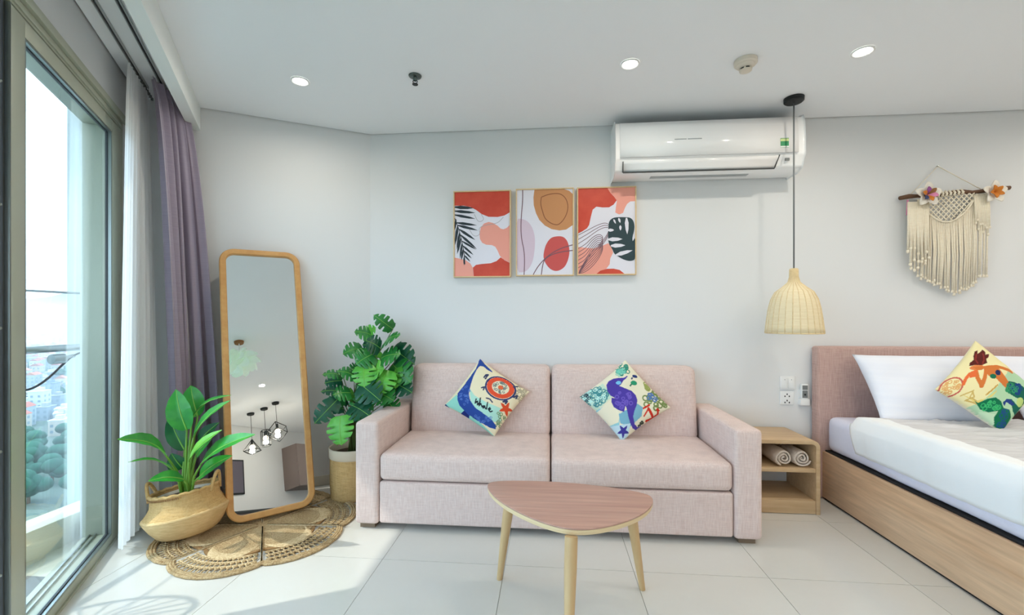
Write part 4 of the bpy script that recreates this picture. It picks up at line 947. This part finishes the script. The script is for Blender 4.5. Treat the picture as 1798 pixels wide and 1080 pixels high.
for i, x in enumerate(xs):                            # long fringe, longest in the middle
    f = (x-2.405)/(2.818-2.405); net = stick(x)-.02-.17*math.sin(PI*min(max((f-.02)/.80,0),1))**.8
    bot = 1.46-.115*(1-abs(f-.55)/.55)**1.1+.012*math.sin(i*2.3)-.0*f
    if f > .85: bot = 1.455
    sw = .004*math.sin(i*1.7)
    cord([(x,ym-.002,net),(x+sw,ym-.006-.004*(i%3),(net+bot)/2),(x+sw*1.6,ym-.004*(i%2),bot)], .0047)
    put('tassel_tip', MB().lathe([(.0045,.014),(.006,.008),(.0085,-.004),(.0,-.006)], 6, (x+sw*1.6,ym-.004*(i%2),bot)), 'cotton', mc, smooth=True)
nt_ = MB()                                            # knotted diamond net in a swag
for d_ in (-1, 1):
    for k in range(-6, 20):
        pts = []
        for j in range(12):
            z = j/11; x = 2.43+k*.031+d_*z*.16; f = (x-2.405)/.413
            if not 0.02 < f < .84: continue
            lim = .175*math.sin(PI*min(max((f-.0)/.84,0),1))**.7
            if z*.18 <= lim: pts.append((x, ym-.008-.001*d_, stick(x)-.012-z*.18))
        if len(pts) > 1: nt_.tube(pts, .0040, 5)
put('knotted_net', nt_, 'cotton', mc, smooth=True)
sw = []
for j in range(25):
    f = j/24; x = 2.405+.35*f; sw.append((x, ym-.008, stick(x)-.02-.165*math.sin(PI*f)**.8))
cord(sw, .0055, 'swag_cord')
for k in range(7): 
    x = 2.515+.024*k; cord([(x,ym-.018,stick(x)-.016),(x+.004,ym-.02,stick(x)),(x+.006,ym-.002,stick(x)+.018)], .007, 'stick_loop')
for k in range(17):                                   # side tassels in front
    x = 2.335+.0075*k; b_ = 1.62+.05*math.sin(k*1.9)-.04*math.sin(PI*k/16)-.02*(k % 4); cord([(x,ym-.016,1.945),(x-.004+.003*math.sin(k),ym-.022,1.80),(x-.006+.008*math.sin(k*2),ym-.02-.004*(k%3),b_)], .0055, 'tassel_cord')
    put('tassel_tip', MB().sphere((x-.006+.008*math.sin(k*2),ym-.02-.004*(k%3),b_), .0095, 6, 4, (1,1,1.3)), 'cotton', mc, smooth=True)
for k in range(10):
    x = 2.755+.009*k-.02; b_ = 1.80+.03*math.sin(k*2.2)-.006*k; cord([(x,ym-.014,1.975),(x+.003,ym-.018,1.9),(x+.006,ym-.016,b_)], .005, 'tassel_cord')
    put('tassel_tip', MB().sphere((x+.006,ym-.016,b_), .008, 6, 4, (1,1,1.3)), 'cotton', mc, smooth=True)
for k in range(3): cord([(2.338-.003*k,ym-.012,1.96),(2.333-.002*k,ym-.012,1.9),(2.334-.003*k,ym-.010,1.86)], .0022, 'yarn_strand', 'petal_pink')
def flower(cx, cz, R_, cols, inner):
    for k in range(len(cols)):
        a = 2*PI*k/len(cols)+.3; dr_ = Vector((math.cos(a), -.28, math.sin(a)))
        P, mid = blade((cx+.012*math.cos(a), ym-.022, cz+.012*math.sin(a)), Vector((cx,ym-.022,cz))+dr_*R_, R_*.66, (0,-1,0), bend=.10, fold=.25, prof_=lambda t: max(.1, math.sin(PI*(t*.86+.12))**.6), n=8, m=5)
        put('petal', MB().grid(P), cols[k], mc, smooth=True, solid=.003)
    for k, m_ in enumerate(inner):
        a = 2*PI*k/len(inner)+.8; dr_ = Vector((math.cos(a), -.75, math.sin(a)))
        P, mid = blade((cx, ym-.028, cz), Vector((cx,ym-.028,cz))+dr_*R_*.58, R_*.42, (0,-1,0), bend=.12, fold=.3, prof_=lambda t: max(.12, math.sin(PI*(t*.86+.12))**.6), n=8, m=5)
        put('inner_petal', MB().grid(P), m_, mc, smooth=True, solid=.003)
flower(2.435, 1.985, .082, ['petal_white']*5, ['petal_brown','petal_purple','petal_orange','petal_blue','petal_orange','petal_pink'])
flower(2.832, 1.992, .074, ['petal_white']*5, ['petal_orange']*5)

# ---------------------------------------------------------------- switches, socket, remote
def plate(name, label, cat, x0, x1, z0, z1): 
    t = thing(name, label, cat, ((x0+x1)/2, YB, z0)); put('plate', B(x0,x1,YB-.010,YB-.0005,z0,z1), 'white_plastic', t, bev=.003); return t
s_ = plate('light_switch', 'white two-gang light switch above the wall socket', 'switch', 1.560, 1.658, .698, .789)
for a in (1.568, 1.611): put('rocker', B(a,a+.039,YB-.0135,YB-.010,.708,.779), 'white_plastic', s_, bev=.0015)
for a in (1.585, 1.628): put('indicator', B(a,a+.005,YB-.0142,YB-.0135,.765,.769), 'grey_plastic', s_)
s_ = plate('wall_socket', 'white double wall socket beside the bed headboard', 'socket', 1.560, 1.648, .597, .688)
for (a, b) in ((1.604,.668),(1.590,.654),(1.618,.654),(1.604,.625),(1.590,.612),(1.618,.612)): put('pin_hole', B(a-.0035,a+.0035,YB-.0106,YB-.0100,b-.005,b+.005), 'black_plastic', s_)
rh = thing('remote_holder', 'white wall holder for the air conditioner remote by the headboard', 'holder', (1.708, YB, .597))
put('cradle', B(1.680,1.738,YB-.034,YB-.0005,.597,.64), 'white_plastic', rh, bev=.004); put('back_plate', B(1.683,1.735,YB-.008,YB-.0005,.64,.70), 'white_plastic', rh, bev=.002)
rm = thing('remote_control', 'white and grey remote control standing in the wall holder', 'remote', (1.709, YB-.02, .64))
put('case', B(1.687,1.731,YB-.029,YB-.009,.6405,.742), 'white_plastic', rm, bev=.004); put('display', B(1.692,1.726,YB-.0302,YB-.029,.702,.732), 'grey_plastic', rm); put('button_pad', B(1.692,1.726,YB-.0302,YB-.029,.648,.698), 'grey_plastic', rm); put('button', B(1.703,1.715,YB-.0314,YB-.0302,.664,.676), 'black_plastic', rm, bev=.001)

# ---------------------------------------------------------------- nightstand with rolled towels
NX0, NX1, NY0, NY1, NZ = 1.20, 1.618, 2.785, 3.12, .447
ns = thing('nightstand', 'light oak open nightstand with rounded corners beside the sofa arm', 'nightstand', (1.41, 2.95, 0))
def shellprof(d, r):
    pts = [(NX0+d,0)]
    for k in range(9): a = PI-PI/2*k/8; pts.append((NX0+d+r+r*math.cos(a), NZ-d-r+r*math.sin(a)))
    for k in range(9): a = PI/2-PI/2*k/8; pts.append((NX1-d-r+r*math.cos(a), NZ-d-r+r*math.sin(a)))
    return pts+[(NX1-d,0)]
o_, i_ = shellprof(0,.045), shellprof(.024,.021); n_ = len(o_); vv = [(x,y,z) for y in (NY0,NY1) for pr in (o_,i_) for x, z in pr]; ff = []
for k in range(n_-1):
    ff += [(k,k+1,n_+k+1,n_+k), (2*n_+k,3*n_+k,3*n_+k+1,2*n_+k+1), (k,2*n_+k,2*n_+k+1,k+1), (n_+k,n_+k+1,3*n_+k+1,3*n_+k)]
ff += [(0,n_,3*n_,2*n_), (n_-1,3*n_-1,4*n_-1,2*n_-1)]
put('shell', MB().add(vv, ff), 'stand_wood', ns, bev=.0025)
put('shelf', B(NX0+.0245,NX1-.0245,NY0+.004,NY1,.252,.274), 'stand_wood', ns, bev=.0015); put('bottom_shelf', B(NX0+.0245,NX1-.0245,NY0+.02,NY1,.062,.082), 'stand_wood', ns, bev=.0015)
put('plinth', B(NX0+.0245,NX1-.0245,NY0+.004,NY0+.024,.003,.0815), 'stand_wood', ns, bev=.0015)
put('back_rail', B(NX0+.0245,NX1-.0245,NY1-.016,NY1,.2745,NZ-.0245), 'stand_wood', ns)
def towel(x, z, R_, rot, label, grp):
    mb = MB(); N_ = 46; P = []
    for yy, sh_ in ((0,.9),(.008,1.0),(.06,1.03),(.19,1.0),(.2,.9)):
        row = []
        for k in range(N_+1):
            a = 2*PI*2.6*k/N_+rot; r = R_*(.10+.90*k/N_)*sh_; row.append((x+r*math.cos(a), 2.815+yy+(.004*math.sin(a*2)), z+r*math.sin(a)*.97))
        P.append(row)
    mb.grid(P)
    core = MB().lathe([(R_*.80,0),(R_*.80,.16)], 24); 
    t = thing('rolled_towel', label, 'towel', (x, 2.91, z-R_), grp)
    put('roll', mb, 'towel', t, smooth=True, solid=.009)
    put('core', MB().add([(x+p[0], 2.845+p[2]*.95, z+p[1]) for p in core.v], core.f).add([(x+R_*.8*math.cos(2*PI*k/24), 2.845, z+R_*.8*math.sin(2*PI*k/24)) for k in range(24)], [tuple(range(24))]), 'towel', t, smooth=True, angle=.8)
    return t
towel(1.425, .2745+.054, .051, .6, 'rolled beige towel on the nightstand shelf, nearer the sofa', 'rolled towels on the nightstand shelf')
towel(1.531, .2745+.056, .053, 2.2, 'rolled beige towel on the nightstand shelf, nearer the bed', 'rolled towels on the nightstand shelf')

# ---------------------------------------------------------------- bed
BX0, BX1, BYF = 1.78, 3.62, 1.02
bd = thing('bed', 'double bed with oak side boards and beige linen headboard', 'bed', (2.7, 2.05, 0))
put('headboard', rbox(1.752, 3.68, 3.045, 3.125, .0, 1.0, .02, n=16), 'headboard_linen', bd, smooth=True)
put('side_board', B(BX0,BX0+.022,BYF,3.044,.014,.312), 'bed_wood', bd, bev=.002); put('side_board', B(BX1-.022,BX1,BYF,3.044,.014,.312), 'bed_wood', bd, bev=.002)
put('foot_board', B(BX0+.0225,BX1-.0225,BYF,BYF+.022,.014,.312), 'bed_wood', bd, bev=.002)
put('plinth', B(BX0+.012,BX1-.012,BYF+.012,3.04,0,.014), 'black_void', bd)
put('slat_base', B(BX0+.016,BX1-.016,BYF+.016,3.04,.3125,.3215), 'black_void', bd)
mt = single('mattress', rbox(BX0+.02, BX1-.02, BYF+.02, 3.04, .322, .548, .045, puff=(.006,0,.004), n=22, wob=.002), 'sheet', 'mattress in a fitted lilac white sheet on the bed', 'mattress', (2.7,2.05,.322), smooth=True)
# duvet draped over the top and hanging a little over the side
def duvet():
    NU, NV = 110, 100; P = []
    for i in range(NU+1):
        s_ = i/NU*2.05-.20                            # distance across the bed, negative hangs over the near side
        row = []
        for j in range(NV+1):
            t = j/NV; y = BYF+.03+t*(1.72-.02*math.sin(3*s_))
            if s_ < 0: y -= max(0, t-.9)*abs(s_)*3.0
            if s_ < .03:
                a = (s_+.20)/.23                      # 0 at hem, 1 at edge
                x = BX0-.004-.012*math.sin(PI*a)+(.03*max(0, a-.75)*4)**1; z = .392+.20*a**.9 if a < .8 else .392+.20*.8**.9+(.612-.392-.20*.8**.9)*math.sin((a-.8)/.2*PI/2)
            else: x = BX0+.03+s_-.03+.03*0; z = .612-.012*min(1, (s_-.03)/.3)
            if s_ < .03: x = min(x, BX0+.03)
            ra = 1-abs(math.sin(15*y+2.2*math.sin(2.4*x+1)+1.5*x)); rb = 1-abs(math.sin(23*y-3.1*x+1.7*math.sin(4*x))); wr = .016*ra**3+.011*rb**4+.003*math.sin(60*y+14*x)+.005*math.sin(13*y+9*x)
            if s_ > .03: z += wr*min(1, (s_-.03)/.40)
            else: x += wr*.2+.004*math.sin(11*y); z += wr*.12
            e_ = min(t/.03, (1-t)/.05, 1); z -= (.035 if s_ > 0 else .0)*(1-math.sqrt(max(0, 1-(1-e_)**2)))
            row.append((x, y, z))
        P.append(row)
    return MB().grid(P)
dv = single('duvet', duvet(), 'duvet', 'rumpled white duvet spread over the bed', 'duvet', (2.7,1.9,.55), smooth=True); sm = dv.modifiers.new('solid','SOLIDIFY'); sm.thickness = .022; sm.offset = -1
dv.data.materials.append(M['duvet_top_shaded'])
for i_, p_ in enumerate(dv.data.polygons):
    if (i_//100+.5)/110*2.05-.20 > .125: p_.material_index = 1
def bed_pillow(x0, x1, label):
    c4 = [(x0-.02,2.955,.955),(x1+.02,2.955,.955),(x1-.0,2.735,.572),(x0+.0,2.735,.572)]
    return throw_pillow('bed_pillow', label, 'white pillows on the bed', c4, 0, 0, .075, None, 'pillow_white', N=44, pinch=.055, cat='pillow', wr=.006, seed=int(x0*10))
bed_pillow(1.925, 2.645, 'white striped pillow leaning on the headboard, nearest the nightstand'); bed_pillow(2.70, 3.42, 'white striped pillow leaning on the headboard, behind the mermaid cushion')

# ---------------------------------------------------------------- ceiling fixtures
def downlight(x, y, label):
    t = thing('downlight', label, 'light', (x, y, CEIL-.01), 'recessed ceiling downlights')
    put('trim_ring', MB().lathe([(.050,CEIL-.001),(.051,CEIL-.006),(.046,CEIL-.008),(.038,CEIL-.004),(.037,CEIL-.001)], 32, (x,y,0)), 'white_plastic', t, smooth=True)
    put('diffuser', MB().disc((x,y,CEIL-.003), .038, 28, True), 'lamp_glow', t)
    ld = bpy.data.lights.new('downlight_lamp', 'AREA'); ld.shape = 'DISK'; ld.size = .07; ld.energy = DOWNLIGHT_W; ld.color = (1,.92,.80); ld.spread = math.radians(172)
    lo = bpy.data.objects.new('downlight_lamp', ld); COL.objects.link(lo); lo.parent = t; lo.location = (0,0,-.004)
downlight(-1.423, 2.391, 'round recessed downlight above the straw planter'); downlight(.424, 2.383, 'round recessed downlight in front of the air conditioner'); downlight(1.583, 2.374, 'round recessed downlight beside the smoke detector')
downlight(1.53, -.52, 'round recessed downlight seen in the tall mirror')
for x, y in ((3.3,2.37),(4.5,2.37),(3.3,1.3),(4.5,1.3),(2.4,1.3),(1.55,1.3),(4.5,.2),(3.5,.2),(2.5,.4),(4.6,-.9),(.75,-1.4)): downlight(x, y, 'unseen recessed downlight added to brighten the rest of the room')  # extra downlights out of view, added as fill light
sdx, sdy = 1.024, 2.404
t = thing('smoke_detector', 'round ivory smoke detector on the ceiling', 'smoke detector', (sdx, sdy, CEIL-.06))
put('base', MB().lathe([(0,CEIL-.001),(.056,CEIL-.001),(.056,CEIL-.02),(.050,CEIL-.027),(0,CEIL-.027)], 36, (sdx,sdy,0)), 'ivory_plastic', t, smooth=True, angle=.6)
put('chamber', MB().lathe([(.045,CEIL-.027),(.038,CEIL-.037),(.026,CEIL-.043),(0,CEIL-.043)], 32, (sdx,sdy,0)), 'ivory_plastic', t, smooth=True, angle=.6)
put('vent_ring', MB().lathe([(.027,CEIL-.043),(.027,CEIL-.052)], 32, (sdx,sdy,0)), 'black_plastic', t)
for k in range(6):
    a = k*PI/3; put('vent_post', B(sdx+.027*math.cos(a)-.004,sdx+.027*math.cos(a)+.004,sdy+.027*math.sin(a)-.004,sdy+.027*math.sin(a)+.004,CEIL-.052,CEIL-.043), 'ivory_plastic', t)
put('cap', MB().lathe([(.031,CEIL-.052),(.029,CEIL-.058),(.018,CEIL-.062),(0,CEIL-.062)], 32, (sdx,sdy,0)), 'ivory_plastic', t, smooth=True)
px_, py_ = -.752, 2.396
t = thing('sprinkler_head', 'dark metal fire sprinkler head on the ceiling', 'sprinkler', (px_, py_, CEIL-.05))
put('escutcheon', MB().lathe([(0,CEIL-.001),(.036,CEIL-.001),(.033,CEIL-.007),(.014,CEIL-.010),(0,CEIL-.010)], 28, (px_,py_,0)), 'chrome_dark', t, smooth=True)
put('body', MB().lathe([(.012,CEIL-.010),(.012,CEIL-.024),(.007,CEIL-.03)], 14, (px_,py_,0)), 'chrome_dark', t, smooth=True)
for a in (-1, 1): put('yoke', MB().tube([(px_+a*.008,py_,CEIL-.022),(px_+a*.013,py_,CEIL-.034),(px_+a*.003,py_,CEIL-.047)], .0025, 6), 'black_metal', t)
put('deflector', MB().lathe([(0,CEIL-.047),(.016,CEIL-.047),(.016,CEIL-.050),(0,CEIL-.050)], 18, (px_,py_,0)), 'black_metal', t)

# ---------------------------------------------------------------- the room behind the camera, seen in the mirror
def cage(kind, x, y, zc, label):
    t = thing('cage_pendant', label, 'lamp', (x, y, zc-.12)); 
    put('canopy', MB().lathe([(0,CEIL-.03),(.055,CEIL-.03),(.06,CEIL-.001),(0,CEIL-.001)], 24, (x,y,0)), 'black_metal', t)
    put('cord', MB().tube([(x,y,CEIL-.03),(x,y,zc+.12)], .004, 6), 'black_metal', t); put('socket', MB().tube([(x,y,zc+.13),(x,y,zc+.05)], .018, 10), 'black_metal', t); put('bulb', MB().sphere((x,y,zc), .042, 14, 9), 'bulb', t, smooth=True)
    if kind == 0:
        v = [(0,0,.14)]+[(.15*math.cos(a), .15*math.sin(a), -.06) for a in (.3,1.87,3.44,5.01)]+[(0,0,-.12)]; e = [(0,1),(0,2),(0,3),(0,4),(1,2),(2,3),(3,4),(4,1),(5,1),(5,2),(5,3),(5,4)]
    elif kind == 1:
        v = [(.075*math.cos(a), .075*math.sin(a), z) for z in (.13,-.13) for a in np.arange(6)*PI/3]; e = [(i,(i+1)%6) for i in range(6)]+[(6+i,6+(i+1)%6) for i in range(6)]+[(i,6+i) for i in range(6)]
    else:
        R_ = Matrix.Rotation(.6,3,'X') @ Matrix.Rotation(.5,3,'Y'); v = [tuple(R_ @ Vector((a*.1,b*.1,c*.1))) for a in (-1,1) for b in (-1,1) for c in (-1,1)]; e = [(0,1),(0,2),(0,4),(1,3),(1,5),(2,3),(2,6),(3,7),(4,5),(4,6),(5,7),(6,7)]
    mb = MB()
    for a, b in e: mb.tube([(x+v[a][0],y+v[a][1],zc+v[a][2]),(x+v[b][0],y+v[b][1],zc+v[b][2])], .0065, 6)
    put('wire_cage', mb, 'black_metal', t)
    pd = bpy.data.lights.new('cage_lamp', 'POINT'); pd.energy = 4; pd.shadow_soft_size = .04; pd.color = (1,.9,.75); po = bpy.data.objects.new('cage_lamp', pd); COL.objects.link(po); po.parent = t; po.location = (0,0,.12-.07)
cage(0, 2.35, -1.56, 1.93, 'black diamond-shaped wire pendant reflected in the mirror'); cage(1, 2.36, -1.28, 2.0, 'black narrow wire cage pendant reflected in the mirror'); cage(2, 2.32, -1.0, 2.02, 'black cube wire pendant reflected in the mirror')
fx, fy, fz = .22, .40, 2.25
t = thing('flower_chandelier', 'pale flower-shaped pendant lamp reflected in the mirror', 'lamp', (fx, fy, fz-.2))
put('canopy', MB().lathe([(0,CEIL-.03),(.05,CEIL-.03),(.055,CEIL-.001),(0,CEIL-.001)], 24, (fx,fy,0)), 'petal_brown', t); put('cord', MB().tube([(fx,fy,CEIL-.03),(fx,fy,fz+.05)], .006, 6), 'white_plastic', t)
for k in range(34):
    a = k*2.4; e_ = math.asin(-1+2*(k+.5)/34); d = Vector((math.cos(a)*math.cos(e_), math.sin(a)*math.cos(e_), math.sin(e_)*.75))
    P, mid = blade(Vector((fx,fy,fz))+d*.05, Vector((fx,fy,fz))+d*.23, .15, Vector((-math.sin(a), math.cos(a), .6)), bend=.2, fold=.3, prof_=lambda t_: max(.15, math.sin(PI*(t_*.8+.14))**.6), n=8, m=5)
    put('petal', MB().grid(P), 'chandelier_petal', t, smooth=True)
t = thing('wall_cabinet', 'taupe tall wall cabinet on the far wall in the mirror', 'cabinet', (4.05, YF, 1.32))
put('body', B(3.68,4.42,YF+.001,YF+.34,1.32,2.16), 'cabinet_taupe', t, bev=.003)
for x in (3.685, 4.053): put('door', B(x,x+.362,YF+.34,YF+.358,1.325,2.155), 'cabinet_taupe', t, bev=.002)
t = thing('wall_picture', 'dark-framed picture on the far wall in the mirror', 'picture', (2.5, YF, 1.35))
put('frame', B(2.3,2.72,YF+.001,YF+.025,1.30,1.9), 'black_metal', t, bev=.002); put('canvas', B(2.325,2.695,YF+.024,YF+.027,1.325,1.875), 'picture_dark', t)
t = thing('kitchen_counter', 'dark kitchen counter along the far wall', 'counter', (3.4, YF+.3, 0))
put('carcass', B(1.8,5.0,YF+.001,YF+.58,.0,.86), 'cabinet_taupe', t); put('worktop', B(1.78,5.02,YF+.001,YF+.62,.86,.90), 'black_plastic', t, bev=.003)
